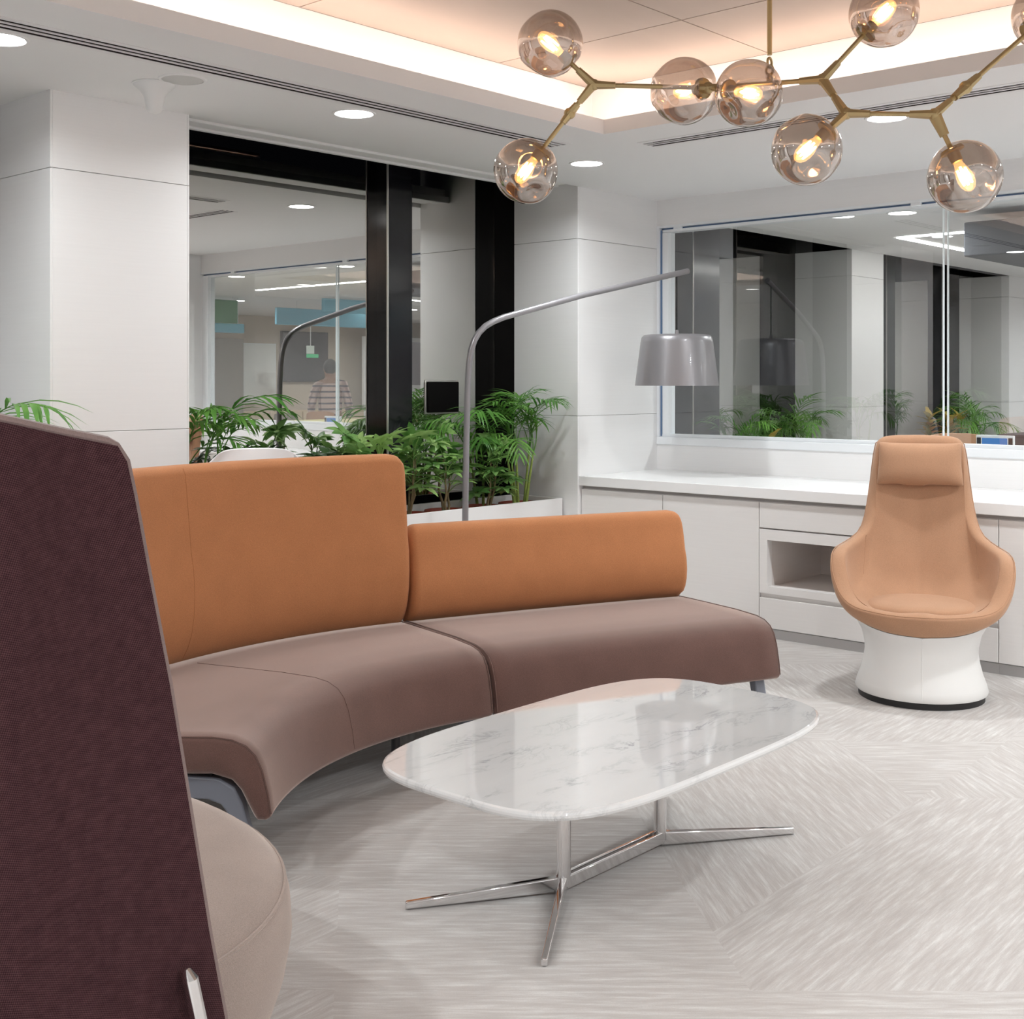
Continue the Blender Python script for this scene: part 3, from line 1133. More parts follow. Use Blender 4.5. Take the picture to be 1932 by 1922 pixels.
A0, A1 = R(133.6), R(71.6)
def place_curved(u, s):
    a = A0 + (A1 - A0) * (u / CURVE_LEN)
    r = R_IN + s
    return SC + Vector((math.cos(a), math.sin(a), 0)) * r
CURVE_LEN = (A0 - A1) * 1.3
sofa_l = sofa_module('curved_sofa_module', 'curved sofa module with brown seat and high terracotta back', place_curved, CURVE_LEN, 1.103, [CURVE_LEN * .50], 28, (.055, CURVE_LEN - .07), True)
# small black foot in the middle of the curved module
p = place_curved(CURVE_LEN * .80, .22)
bm = BM()
tube(bm, [(p.x, p.y, 0), (p.x, p.y, .315)], .016, 12)
lathe(bm, [(.026, 0), (.026, .012), (.016, .018)], 16, Matrix.Translation((p.x, p.y, 0)))
mk('leg', bm, M['leg_dark'], sofa_l, world=True, label='short black middle leg')

J0 = SC + Vector((math.cos(A1), math.sin(A1), 0)) * R_IN + Vector((.0075, -.0025, 0))
# the second module follows a very wide arc
LEN2, TURN = 1.285, R(5.6)
RI2 = LEN2 / TURN
C2 = J0 - Vector((math.cos(A1), math.sin(A1), 0)) * RI2
def place_straight(u, s):
    a = A1 - u / RI2
    return C2 + Vector((math.cos(a), math.sin(a), 0)) * (RI2 + s)
sofa_module('straight_sofa_module', 'nearly straight sofa module with brown seat and low terracotta back', place_straight, LEN2, .806, [], 18, (.07, LEN2 - .055), True)

# ------------------------------------------------------------------ marble coffee table
TC = Vector((2.852, 2.182, 0))
root = thing('coffee_table', 'low white marble coffee table on a chrome trestle base', 'table', TC)
ZTOP, TH, TA, TB, TN = .390, .024, .694, .400, 3.9
def sup(a, b, n, N):
    out = []
    for k in range(N):
        tt = k * 2 * PI / N
        c, s = math.cos(tt), math.sin(tt)
        out.append((a * math.copysign(abs(c) ** (2 / n), c), b * math.copysign(abs(s) ** (2 / n), s)))
    return out
bm = BM()
rings = []
for d, z in ((.010, ZTOP - TH), (.003, ZTOP - TH + .003), (0, ZTOP - TH * .6), (0, ZTOP - TH * .35), (.0025, ZTOP - .003), (.008, ZTOP)):
    rings.append([Vector((x, y, z)) for x, y in sup(TA - d, TB - d, TN, 120)])
loft(bm, rings)
mk('marble_top', bm, M['marble'], root, sharp=14)
CX1, CX2 = -.232, .222
for cx in (CX1, CX2):
    bm = BM()
    lathe(bm, [(.0225, .022), (.0225, ZTOP - TH - .012), (.06, ZTOP - TH - .006), (.06, ZTOP - TH)], 24, Matrix.Translation((cx, 0, 0)) @ Matrix.Diagonal((1.0, .8, 1, 1)))
    mk('column', bm, M['chrome'], root)
for sgn, cx in ((-1, CX1), (1, CX2)):
    for sy in (-1, 1):
        bm = BM()
        p0, p1 = Vector((cx, 0, .028)), Vector((cx + sgn * .365, sy * .243, .011))
        tt = (p1 - p0).normalized()
        sd = Vector((-tt.y, tt.x, 0)).normalized()
        def rr(c, wd, hg):
            return [c + sd * wd / 2 + Vector((0, 0, hg / 2)), c - sd * wd / 2 + Vector((0, 0, hg / 2)), c - sd * wd / 2 - Vector((0, 0, hg / 2)), c + sd * wd / 2 - Vector((0, 0, hg / 2))]
        loft(bm, [rr(p0, .022, .040), rr(p0.lerp(p1, .5), .019, .031), rr(p1, .016, .020)])
        mk('foot', bm, M['chrome'], root, bevel=.004, seg=3)
for sy in (-1, 1):
    bm = BM()
    bar(bm, (CX1, sy * .012, .032), (CX2, sy * .012, .032), .009, .034)
    mk('stretcher', bm, M['chrome'], root, bevel=.002)

# ------------------------------------------------------------------ grey floor lamp
LB = Vector((4.828, 4.704, 0))
LS = Vector((6.267, 4.326, 0))
ld = (LS - LB).normalized()
ll = (LS - LB).length
root = thing('floor_lamp', 'tall grey arc floor lamp with a hanging metal shade behind the sofa', 'lamp', LB)
def lp(t, z):
    return ld * (ll * t) + Vector((0, 0, z))
pts = [lp(-.012, .02), lp(-.006, .7), lp(-.002, 1.05), lp(.005, 1.40), lp(.010, 1.50), lp(.019, 1.575), lp(.032, 1.625), (lp(.052, 1.668)), lp(.080, 1.704), lp(.115, 1.731), lp(.16, 1.756), lp(.21, 1.776), lp(.30, 1.811), lp(.525, 1.899), lp(1.06, 2.076)]
bm = BM()
tube(bm, pts, [.0172] * 13 + [.0175, .0175], 16)
mk('pole', bm, M['lamp'], root, sharp=60)
bm = BM()
lathe(bm, [(.17, 0), (.17, .010), (.165, .014), (.03, .018), (.022, .05)], 40, Matrix.Translation(lp(-.012, 0)))
mk('base', bm, M['lamp'], root)
bm = BM()
tube(bm, [lp(1.0, 2.052), lp(1.0, 1.69)], .0030, 8)
mk('cord', bm, M['matt_black'], root)
bm = BM()
lathe(bm, [(.010, 1.715), (.012, 1.70), (.012, 1.684)], 12, Matrix.Translation(lp(1.0, 0)))
mk('cord_grip', bm, M['lamp'], root)
bm = BM()
outer = [(.012, 1.686), (.17, 1.686), (.200, 1.682), (.213, 1.668), (.219, 1.64), (.2535, 1.376)]
innr = [(.2500, 1.376), (.2155, 1.64), (.209, 1.664), (.197, 1.677), (.012, 1.680)]
lathe(bm, outer + innr, 56, Matrix.Translation(lp(1.0, 0)))
mk('lamp_shade', bm, M['lamp'], root, sharp=50)

# ------------------------------------------------------------------ apricot swivel armchair
def spline(keys, t):
    """Catmull-Rom through (t, (x, y, z)) keys."""
    n = len(keys)
    for i in range(n - 1):
        if t <= keys[i + 1][0] or i == n - 2:
            break
    t0, t1 = keys[i][0], keys[i + 1][0]
    f = max(0, min(1, (t - t0) / (t1 - t0)))
    p1, p2 = Vector(keys[i][1]), Vector(keys[i + 1][1])
    def tan(k):
        if k == 0 or k == n - 1:
            a, b = max(0, k - 1), min(n - 1, k + 1)
        else:
            a, b = k - 1, k + 1
        return (Vector(keys[b][1]) - Vector(keys[a][1])) / (keys[b][0] - keys[a][0])
    m1, m2 = tan(i) * (t1 - t0), tan(i + 1) * (t1 - t0)
    if i == 0:
        m1.y = abs(m1.y) if p2.y > p1.y else m1.y
    f2, f3 = f * f, f * f * f
    return p1 * (2 * f3 - 3 * f2 + 1) + m1 * (f3 - 2 * f2 + f) + p2 * (-2 * f3 + 3 * f2) + m2 * (f3 - f2)

AC = Vector((5.345, 2.375, 0))
face = math.atan2(-AC.y, -AC.x)
root = thing('swivel_armchair', 'apricot high-back armchair with headrest on a white drum base', 'chair', AC, face + R(1.0))
RIM = [(0.00, (-.395, .000, 1.135)), (.06, (-.392, .09, 1.134)), (.11, (-.386, .165, 1.127)), (.145, (-.378, .200, 1.105)), (.17, (-.372, .211, 1.06)), (.25, (-.345, .232, .90)), (.33, (-.300, .258, .75)),
       (.38, (-.255, .285, .690)), (.44, (-.170, .335, .655)), (.50, (-.060, .378, .637)), (.545, (.010, .392, .618)), (.58, (.055, .393, .590)), (.63, (.105, .380, .525)), (.69, (.170, .345, .455)), (.76, (.235, .285, .418)),
       (.85, (.295, .185, .405)), (.93, (.322, .090, .400)), (1.0, (.330, .000, .399))]
LOW = [(0.0, (-.270, .000, .450)), (.15, (-.255, .10, .448)), (.30, (-.195, .205, .442)), (.45, (-.075, .295, .425)), (.60, (.070, .312, .388)), (.75, (.190, .245, .345)), (.88, (.265, .135, .320)), (1.0, (.295, .000, .312))]
NT, NS = 34, 12
def shell_pt(t, s, side):
    rim = spline(RIM, t)
    low = spline(LOW, t)
    bulge = max(0, min(1, (t - .15) / .25)) * max(0, min(1, (1.05 - t) / .12))
    h = math.sin(s * PI / 2) * bulge + s * (1 - bulge)
    v = (1 - math.cos(s * PI / 2)) * .65 * bulge + s * (1 - .65 * bulge)
    p = Vector((low.x + (rim.x - low.x) * h, low.y + (rim.y - low.y) * h, low.z + (rim.z - low.z) * v))
    if t < .45:
        # lumbar curve of the back
        k = (1 - t / .45)
        p.x -= .035 * math.sin(s * PI) * k
    p.y *= side
    return p
def chair_loop():
    L = [(k / NT, 1) for k in range(NT + 1)]
    L += [(k / NT, -1) for k in range(NT - 1, 0, -1)]
    return L
loop = chair_loop()
bm = BM()
outer = [[shell_pt(t, s / NS, sd) for t, sd in loop] for s in range(NS + 1)]
# inner surface: pull each point towards the sitting space
def inner_pt(t, s, sd):
    p = shell_pt(t, s, sd)
    e = .01
    a = shell_pt(max(0, t - e), s, sd)
    b = shell_pt(min(1, t + e), s, sd)
    c = shell_pt(t, max(0, s - e), sd)
    d = shell_pt(t, min(1, s + e), sd)
    n = (b - a).cross(d - c)
    if n.length < 1e-9:
        n = Vector((1, 0, 0))
    n.normalize()
    ctr = Vector((.02, 0, p.z + .12))
    if n.dot(ctr - p) < 0:
        n = -n
    if t < .001:
        n = Vector((1, 0, .1)).normalized()
    th = .062 + .012 * max(0, min(1, (t - .45) / .2))
    q = p + n * th
    if abs(t) < .001 or abs(t - 1) < .001:
        q.y = 0
    return q
inner = [[inner_pt(t, s / NS, sd) for t, sd in loop] for s in range(NS, -1, -1)]
rim_mid = []
for (t, sd), po, pi_ in zip(loop, outer[-1], inner[0]):
    m_ = (po + pi_) / 2
    up = Vector((0, 0, .016)) if t < .16 or t > .62 else Vector((.010, 0, .012))
    rim_mid.append(m_ + up)
rings = outer + [rim_mid] + inner + [[Vector((p.x * .5, p.y * .5, .36)) for p in inner[-1]]]
rs_ = loft(bm, rings, True, False)
bm.faces.new(rs_[-1])
mk('shell', bm, M['orange_chair'], root, sub=1, sharp=180)
# piping round the rim's outer edge
bm = BM()
pp = [po.lerp(pi_, .10) + Vector((0, 0, .002)) for po, pi_ in zip(outer[-1], inner[0])]
pp.append(pp[0])
tube(bm, pp, .0022, 6, cap=False)
mk('piping', bm, M['orange_chair'], root)
# seams between wing and back
for sd in (-1, 1):
    bm = BM()
    pts = []
    for k in range(4, 13):
        t_ = .42 - .03 * (k / 12)
        q = inner_pt(t_, k / 12, sd)
        pts.append(q + Vector((.002, 0, 0)))
    tube(bm, pts, .0016, 6)
    mk('seam', bm, M['orange_chair'], root)
# seat cushion
bm = BM()
rings = []
for d, z in ((.05, .345), (.012, .36), (0, .385), (.004, .405), (.022, .418), (.06, .424), (.14, .428)):
    ring = []
    for k in range(48):
        a = k * 2 * PI / 48
        c, s_ = math.cos(a), math.sin(a)
        ring.append(Vector((-.01 + (.245 - d) * math.copysign(abs(c) ** .85, c), (.255 - d) * math.copysign(abs(s_) ** .85, s_), z)))
    rings.append(ring)
loft(bm, rings)
mk('seat_cushion', bm, M['orange_chair'], root, sharp=60)
# headrest pillow
bm = BM()
NX, NZ = 16, 12
def pill(sgn):
    rows = []
    for j in range(NZ + 1):
        v = -1 + 2 * j / NZ
        row = []
        for i in range(NX + 1):
            u = -1 + 2 * i / NX
            thick = .043 * (max(0, 1 - abs(u) ** 3.5) ** .55) * (max(0, 1 - abs(v) ** 3) ** .6)
            fold = .004 * math.exp(-((u + .05) * 5) ** 2) * max(0, -v) * math.cos(u * 40)
            row.append(Vector((sgn * thick + (fold if sgn > 0 else 0), u * (.198 - .004 * v - .006 * (1 - abs(v))), v * .102 + .006 * abs(u) ** 4 * v)))
        rows.append(row)
    return rows
for sgn in (1, -1):
    loft(bm, pill(sgn), False, False)
bmesh.ops.remove_doubles(bm, verts=bm.verts, dist=.0008)
pm = Matrix.Translation((-.295, 0, 1.015)) @ Matrix.Rotation(R(-9), 4, 'Y')
xform(bm.verts, pm)
mk('headrest', bm, M['orange_chair'], root, sub=1, sharp=180)
# white drum base: round foot rising into the bucket
bm = BM()
rings = []
for f, rr_, z in ((0, .280, .030), (0, .284, .040), (0, .276, .070), (0, .261, .110), (0, .248, .16), (0, .242, .20), (0, .243, .23)):
    rings.append([Vector((rr_ * -math.cos(PI * t), rr_ * math.sin(PI * t) * sd, z)) for t, sd in loop])
top = [shell_pt(t, .0, sd) for t, sd in loop]
mid = [shell_pt(t, .12, sd) + (shell_pt(t, .12, sd) - Vector((0, 0, shell_pt(t, .12, sd).z))).normalized() * .004 for t, sd in loop]
for f in (.35, .7, .97):
    ring = []
    for (t, sd), tp in zip(loop, top):
        b0 = Vector((.243 * -math.cos(PI * t), .243 * math.sin(PI * t) * sd, .23))
        ff = f
        p_ = Vector((b0.x + (tp.x - b0.x) * ff ** 1.6, b0.y + (tp.y - b0.y) * ff ** 1.6, b0.z + (tp.z - b0.z) * ff))
        ring.append(p_)
    rings.append(ring)
rs_ = loft(bm, rings, True, False)
bm.faces.new(list(reversed(rs_[0])))
mk('drum_base', bm, M['base_white'], root, sharp=60)
bm = BM()
tube(bm, [(.2835, 0, .038), (.276, 0, .07), (.261, 0, .11), (.248, 0, .16), (.242, 0, .20), (.243, 0, .23), (.253, 0, .26), (.273, 0, .29), (.292, 0, .309)], .0014, 6)
mk('seam', bm, M['base_white'], root)
bm = BM()
lathe(bm, [(.270, 0), (.270, .030), (.25, .031)], 48)
mk('plinth', bm, M['plinth'], root)

# ------------------------------------------------------------------ maroon shelter chair, cut by the left edge
WC = Vector((1.13, 2.485, 0))
root = thing('shelter_chair', 'maroon high-panel lounge chair with a taupe seat at the left edge', 'chair', WC)
def u_path(xf, off, n=64):
    """Plan of the wrap-round panel from the near wing's front edge round the back to the far wing."""
    yn, yf = 1.75 + off, 3.225 - off
    xb = .36 + off
    rc = .50 - off
    pts = []
    for k in range(14):
        f = k / 13
        pts.append(Vector((xf + (xb + rc - xf) * f, yn + .012 * math.sin(PI * f), 0)))
    for k in range(1, 25):
        a = -PI / 2 - PI / 2 * k / 24
        pts.append(Vector((xb + rc + rc * math.cos(a), yn + rc + rc * math.sin(a), 0)))
    for k in range(1, 25):
        a = PI - PI / 2 * k / 24
        pts.append(Vector((xb + rc + rc * math.cos(a), yf - rc + rc * math.sin(a), 0)))
    for k in range(1, 14):
        f = k / 13
        pts.append(Vector((xb + rc + (xf - xb - rc) * f, yf, 0)))
    return pts
def panel_rings(o0, o1, zlow=.13):
    zs = [zlow, .2, .335, .49, .70, .914, 1.1, 1.22, 1.275, 1.298]
    fx = [1.246, 1.238, 1.218, 1.187, 1.150, 1.112, 1.073, 1.049, 1.036, 1.020]
    def top(x, z):
        return z if z < 1.2 else z + max(0, (1.03 - x)) * .225 * min(1, (z - 1.1) / .19)
    outs, ins = [], []
    for z, x in zip(zs, fx):
        outs.append([Vector((p.x, p.y, top(p.x, z))) for p in u_path(x, o0)])
        ins.append([Vector((p.x, p.y, top(p.x, z))) for p in u_path(x, o1)])
    return outs, ins
def panel(o0, o1, mat, nm, grow=0.0):
    outs, ins = panel_rings(o0, o1)
    bm = BM()
    n = len(outs[0])
    strips = [[outs[k][i] for k in range(len(outs))] + [ins[k][i] for k in reversed(range(len(ins)))] for i in range(n)]
    if grow:
        for s in strips:
            for k, p in enumerate(s):
                pass
    loft(bm, strips, True, True)
    mk(nm, bm, mat, root, world=True, sharp=40)
panel(0, .009, M['maroon'], 'outer_panel')
panel(.0092, .034, M['edging'], 'inner_lining')
# welt along the top and front edges
bm = BM()
fz = list(zip([.13, .2, .335, .49, .70, .914, 1.1, 1.22, 1.275, 1.298], [1.246, 1.238, 1.218, 1.187, 1.150, 1.112, 1.073, 1.049, 1.036, 1.020]))
pts = [Vector((x + .002, 1.763, z)) for z, x in fz]
up = u_path(1.020, .012)
pts += [Vector((p.x, p.y, 1.301 + max(0, (1.03 - p.x)) * .225)) for p in up[1:40]]
tube(bm, pts, .0100, 8)
mk('welt', bm, M['edging'], root, world=True)
# seat
bm = BM()
rings = []
for f, z in ((.30, .448), (.60, .447), (.78, .442), (.88, .433), (.945, .418), (.975, .402), (.990, .388), (1.0, .36), (1.005, .30), (.985, .22), (.95, .15), (.92, .115), (.6, .11)):
    ring = []
    for k in range(72):
        a = k * 2 * PI / 72
        c, s_ = math.cos(a), math.sin(a)
        rx = .66 if c > 0 else .62
        ry = .700
        e = .92
        ring.append(Vector((WC.x - .085 + rx * f * math.copysign(abs(c) ** e, c), WC.y + .0 + ry * f * math.copysign(abs(s_) ** e, s_), z)))
    rings.append(ring)
loft(bm, rings)
mk('seat', bm, M['taupe'], root, world=True, sharp=60)
bm = BM()
pts = []
for k in range(73):
    a = k * 2 * PI / 72
    c, s_ = math.cos(a), math.sin(a)
    rx = .66 if c > 0 else .62
    pts.append(Vector((WC.x - .085 + rx * .984 * math.copysign(abs(c) ** .92, c), WC.y + .700 * .984 * math.copysign(abs(s_) ** .92, s_), .394)))
tube(bm, pts, .0042, 6, cap=False)
mk('piping', bm, M['taupe'], root, world=True)
# polished legs screwed to the outside of the panel
for sy, yy in ((-1, 1.742), (1, 3.233)):
    for xx, lean in ((1.140, .075), (.70, -.05)):
        bm = BM()
        pts = [(xx - lean * .05, yy, .452), (xx, yy + sy * .006, .436), (xx + lean * .35, yy + sy * .016, .30), (xx + lean, yy + sy * .03, .0)]
        tube(bm, pts, [.008, .0175, .017, .0125], 6, squash=.75)
        mk('leg', bm, M['chrome'], root, world=True, bevel=.003, label='polished silver leg', sharp=30)
# far and near wings are joined by a floor of the shell
mk('seat_pan', boxes((.62, 1.30, 1.95, 3.0, .10, .125)), M['leg_dark'], root, world=True, bevel=.01)

# ------------------------------------------------------------------ white high-backed stool behind the sofa
WS = Vector((3.20, 4.33, 0))
root = thing('white_chair', 'white plastic shell chair peeking above the sofa back', 'chair', WS, R(-118))
bm = BM()
rows_o, rows_i = [], []
for j in range(13):
    v = j / 12
    z = .62 + v * .487
    wd = .205 * (1 - max(0, (v - .86) / .14) ** 2.2 * .22)
    row_o, row_i = [], []
    for i in range(15):
        u = -1 + 2 * i / 14
        x = -.17 - .07 * v + .05 * u * u
        row_o.append(Vector((x, u * wd, z - .018 * abs(u) ** 5 * v)))
        row_i.append(Vector((x + .016, u * wd, z - .018 * abs(u) ** 5 * v)))
    rows_o.append(row_o)
    rows_i.append(row_i)
n = 15
strips = [[rows_o[k][i] for k in range(13)] + [rows_i[k][i] for k in reversed(range(13))] for i in range(n)]
loft(bm, strips, True, True)
mk('backrest', bm, M['plastic'], root, bevel=.004)
bm = BM()
rings = []
for d, z in ((.02, .605), (0, .615), (0, .630), (.015, .640)):
    rings.append([Vector((x + .02, y, z)) for x, y in sup(.21 - d, .205 - d, 3.2, 40)])
loft(bm, rings)
mk('seat', bm, M['plastic'], root)
for sx in (-1, 1):
    for sy in (-1, 1):
        bm = BM()
        tube(bm, [(.02 + sx * .15, sy * .15, .608), (.02 + sx * .20, sy * .20, 0)], [.013, .010], 10)
        mk('leg', bm, M['plastic'], root)
bm = BM()
for a, b in (((.19, .175), (-.15, .175)), ((-.15, .175), (-.15, -.175)), ((-.15, -.175), (.19, -.175)), ((.19, -.175), (.19, .175))):
    tube(bm, [(a[0], a[1], .25), (b[0], b[1], .25)], .007, 8)
mk('footrest', bm, M['plastic'], root)

# ------------------------------------------------------------------ planters and plants
def planter_box(x0, x1, y0, y1, z, label, feet=True):
    root = thing('planter_box', label, 'planter', ((x0 + x1) / 2, (y0 + y1) / 2, 0), 0, 'white planter boxes under the windows')
    t = .018
    for nm, b in (('front_board', (x0, x1, y0, y0 + t, 0, z)), ('back_board', (x0, x1, y1 - t, y1, 0, z)), ('end_board', (x0, x0 + t, y0 + t, y1 - t, 0, z)), ('end_board', (x1 - t, x1, y0 + t, y1 - t, 0, z)),
                  ('shelf', (x0 + t, x1 - t, y0 + t, y1 - t, z - .24, z - .225))):
        mk(nm, boxes(b), M['planter'], root, smooth=False, bevel=.002, seg=1, world=True)
    return root
PZ = .680
planter_box(XCL1 + .012, 5.915, 4.935, 5.335, PZ, 'white planter box between the two columns behind the sofa')
planter_box(-.50, XCL0 - .02, 4.935, 5.335, PZ, 'white planter box left of the left column')
planter_box(6.98, 9.50, 4.935, 5.335, PZ, 'white planter box under the first window beyond the glass')
planter_box(10.14, 12.98, 4.935, 5.335, PZ, 'white planter box under the farther window beyond the glass')

def add_pot(root, r=.135, h=.20):
    bm = BM()
    lathe(bm, [(r * .72, 0), (r * .94, h - .03), (r, h - .03), (r * 1.02, h - .012), (r * 1.0, h), (r * .93, h), (r * .90, h - .02), (r * .88, h - .03)], 28, cap=False)
    mk('pot', bm, M['pot'], root)
    bm = BM()
    lathe(bm, [(.002, h - .030), (r * .5, h - .026), (r * .90, h - .032), (r * .85, h - .05)], 20)
    mk('soil', bm, M['soil'], root)

def leaflet(bm, p, d, up, L, wdt, droop, fold=.25, nseg=4):
    """A pointed, folded blade that bends over along its length."""
    d = Vector(d).normalized()
    up = Vector(up)
    side = d.cross(up)
    if side.length < 1e-4:
        side = d.cross(Vector((1, 0, 0)))
    side.normalize()
    nrm = side.cross(d).normalized()
    rows = []
    q = Vector(p)
    cur = d.copy()
    prof = (.35, 1.0, .92, .55, .0)
    for k in range(nseg + 1):
        f = k / nseg
        ww = wdt * prof[min(len(prof) - 1, int(round(f * 4)))]
        rows.append((q - side * ww / 2 + nrm * ww * fold, q.copy(), q + side * ww / 2 + nrm * ww * fold))
        cur = (cur + Vector((0, 0, -1)) * droop / nseg).normalized()
        q = q + cur * L / nseg
    vs = [[bm.verts.new(c) for c in r] for r in rows]
    for a, b in zip(vs, vs[1:]):
        for i in (0, 1):
            try:
                bm.faces.new((a[i], a[i + 1], b[i + 1], b[i]))
            except ValueError:
                pass

def frond_mesh(L, n, seed, wid=.017, arch=1.0, up=76):
    """A feather palm leaf: arching midrib with paired leaflets, growing from the origin along +X and up."""
    rnd = random.Random(seed)
    bm = BM()
    pts = []
    for k in range(15):
        f = k / 14
        a = R(up) - arch * R(100) * f ** 1.5
        q = Vector((0, 0, 0)) if k == 0 else q + Vector((math.cos(a), 0, math.sin(a))) * L / 14
        pts.append(q.copy())
    tube(bm, pts, [.0048 * (1 - .8 * k / 14) for k in range(15)], 5)
    for k in range(n):
        f = .34 + .66 * k / (n - 1)
        i = min(13, int(f * 14))
        g = f * 14 - i
        p = pts[i].lerp(pts[i + 1], g)
        tdir = (pts[min(14, i + 1)] - pts[i]).normalized()
        ln = L * .46 * (math.sin(PI * (.2 + .72 * (f - .34) / .66)) ** .6) * rnd.uniform(.85, 1.1)
        for sd in (-1, 1):
            d = tdir * (.75 + .6 * f) + Vector((0, sd * (1.0 - .4 * f), 0)) + Vector((0, 0, rnd.uniform(.1, .4)))
            leaflet(bm, p, d, Vector((0, 0, 1)), ln, wid * rnd.uniform(.8, 1.15), rnd.uniform(.6, 1.5), .2)
    return mesh_of('frond', bm, M['palm'], True, 80)

FRONDS = [frond_mesh(.62, 10, 1), frond_mesh(.62, 9, 2, .016, 1.2), frond_mesh(.62, 11, 3, .019, .8), frond_mesh(.62, 9, 4, .018, 1.0, 80)]
BROAD = [frond_mesh(.62, 7, 5, .030, .9), frond_mesh(.62, 8, 6, .027, 1.1)]

def link_mesh(name, me, parent, mtx):
    o = bpy.data.objects.new(name, me)
    C.objects.link(o)
    o.parent = parent
    o.matrix_local = mtx
    return o

def palm_plant(x, y, z, label, n, size, seed, group='potted palms', spread=(-12, 38), pot=True, az=None, stem=.24, broad=False, ns=None, xl=(-99, 99), yl=(-99, 99)):
    rnd = random.Random(seed)
    root = thing('potted_palm', label, 'plant', (x, y, z), 0, group)
    h0 = 0.0
    if pot:
        add_pot(root)
        h0 = .17
    ns = ns or max(3, n // 3)
    bases = []
    for k in range(ns):
        a = k * 2 * PI / ns + rnd.uniform(-.5, .5)
        b = Vector((math.cos(a) * .035, math.sin(a) * .035, h0))
        tp = b + Vector((math.cos(a) * .045, math.sin(a) * .045, stem * rnd.uniform(.75, 1.2)))
        bm = BM()
        tube(bm, [b, (b + tp) / 2 + Vector((0, 0, .01)), tp], [.010, .008, .006], 7)
        mk('stem', bm, M['stem'], root)
        bases.append(tp)
    ms = BROAD if broad else FRONDS
    for k in range(n):
        b = bases[k % ns]
        for attempt in range(60):      # a leaf that would push through a wall or the glass grows another way
            a = (k * 2.399 + rnd.uniform(-.4, .4) + attempt * .35) if az is None else rnd.uniform(*az)
            tilt = R(rnd.uniform(*spread) - attempt * .25)
            s = size * rnd.uniform(.75, 1.1) / .62
            me = ms[rnd.randrange(len(ms))]
            m = Matrix.Translation(b) @ Matrix.Rotation(a, 4, 'Z') @ Matrix.Rotation(tilt, 4, 'Y') @ Matrix.Scale(s, 4)
            ext = [m @ v.co for v in list(me.vertices)[::3]]
            if all(p.z + z > PZ + .015 or p.xy.length < .12 for p in ext) and min(p.x for p in ext) + x > xl[0] and all(p.x + x < xl[1] or p.y + y < YC - .03 for p in ext) and max(p.y for p in ext) + y < yl[1]:
                link_mesh('frond', me, root, m)
                break
    return root

def umbrella_leaf_mesh(seed, mat):
    """One compound leaf: seven stalked leaflets spreading like umbrella ribs from the end of a stalk."""
    rnd = random.Random(seed)
    bm = BM()
    tube(bm, [(0, 0, 0), (.05, 0, .035), (.10, 0, .05)], [.0028, .0024, .002], 5)
    for k in range(8):
        a = k * 2 * PI / 8 + rnd.uniform(-.15, .15)
        L = .084 * rnd.uniform(.8, 1.15)
        d = Vector((math.cos(a), math.sin(a), rnd.uniform(.0, .45)))
        st = Vector((.10, 0, .05)) + d.normalized() * .012
        leaflet(bm, st, d, Vector((0, 0, 1)), L, .038, rnd.uniform(.35, .8), .16)
    return mesh_of('leaf', bm, mat, True, 80)
UML = [umbrella_leaf_mesh(k, M['schef']) for k in range(3)]
UMD = [umbrella_leaf_mesh(k + 9, M['dark_schef']) for k in range(3)]

def umbrella_plant(x, y, z, label, height, n, seed, dark=False, spread=.17, low=.18):
    rnd = random.Random(seed)
    root = thing('umbrella_plant', label, 'plant', (x, y, z), 0, 'potted umbrella plants')
    add_pot(root)
    tips = []
    for k in range(3):
        a = rnd.uniform(0, 2 * PI)
        b = Vector((math.cos(a) * .02, math.sin(a) * .02, .165))
        pts = [b]
        for j in range(1, 6):
            f = j / 5
            pts.append(Vector((math.cos(a) * (.02 + .06 * f), math.sin(a) * (.02 + .05 * f), .165 + (height - .05) * f * (1 - .12 * k))) + Vector((rnd.uniform(-.01, .01), rnd.uniform(-.01, .01), 0)))
        bm = BM()
        tube(bm, pts, [.009 - .0012 * j for j in range(6)], 7)
        mk('stem', bm, M['bark'], root)
        tips.append(pts)
    ms = UMD if dark else UML
    for k in range(n):
        pts = tips[k % 3]
        f = low + (1 - low) * (k + .5) / n
        f = min(.999, max(.05, f + rnd.uniform(-.06, .06)))
        i = int(f * 5)
        p = pts[i].lerp(pts[min(5, i + 1)], f * 5 - i)
        a = k * 2.399 + rnd.uniform(-.3, .3)
        s = rnd.uniform(.85, 1.3) * (spread / .17)
        m = Matrix.Translation(p) @ Matrix.Rotation(a, 4, 'Z') @ Matrix.Rotation(R(rnd.uniform(-50, 10)) if f > .8 else R(rnd.uniform(-25, 20)), 4, 'Y') @ Matrix.Scale(s, 4)
        link_mesh('leaf', ms[rnd.randrange(3)], root, m)
    return root

ZP = PZ - .222
YP = 5.135
palm_plant(3.42, YP - .04, ZP, 'tall broad-leaved palm against the left column', 10, .52, 11, stem=.36, broad=True, spread=(-30, 30), xl=(3.19, 99), yl=(0, 5.42))
umbrella_plant(3.80, YP - .02, ZP, 'dark umbrella plant behind the white chair', .38, 15, 21, True, .19, .55)
umbrella_plant(4.14, YP - .02, ZP, 'dark umbrella plant right of the white chair', .42, 15, 22, True, .19, .55)
umbrella_plant(4.50, YP, ZP, 'light green umbrella plant left of the black window post', .45, 20, 23, False, .18, .45)
umbrella_plant(4.80, YP + .01, ZP, 'light green umbrella plant before the black window post', .44, 20, 24, False, .18, .45)
umbrella_plant(5.09, YP - .02, ZP, 'light green umbrella plant beside the lamp pole', .43, 22, 25, False, .17, .40)
umbrella_plant(5.40, YP - .02, ZP, 'bushy umbrella plant right of the lamp pole', .38, 26, 26, False, .165, .22)
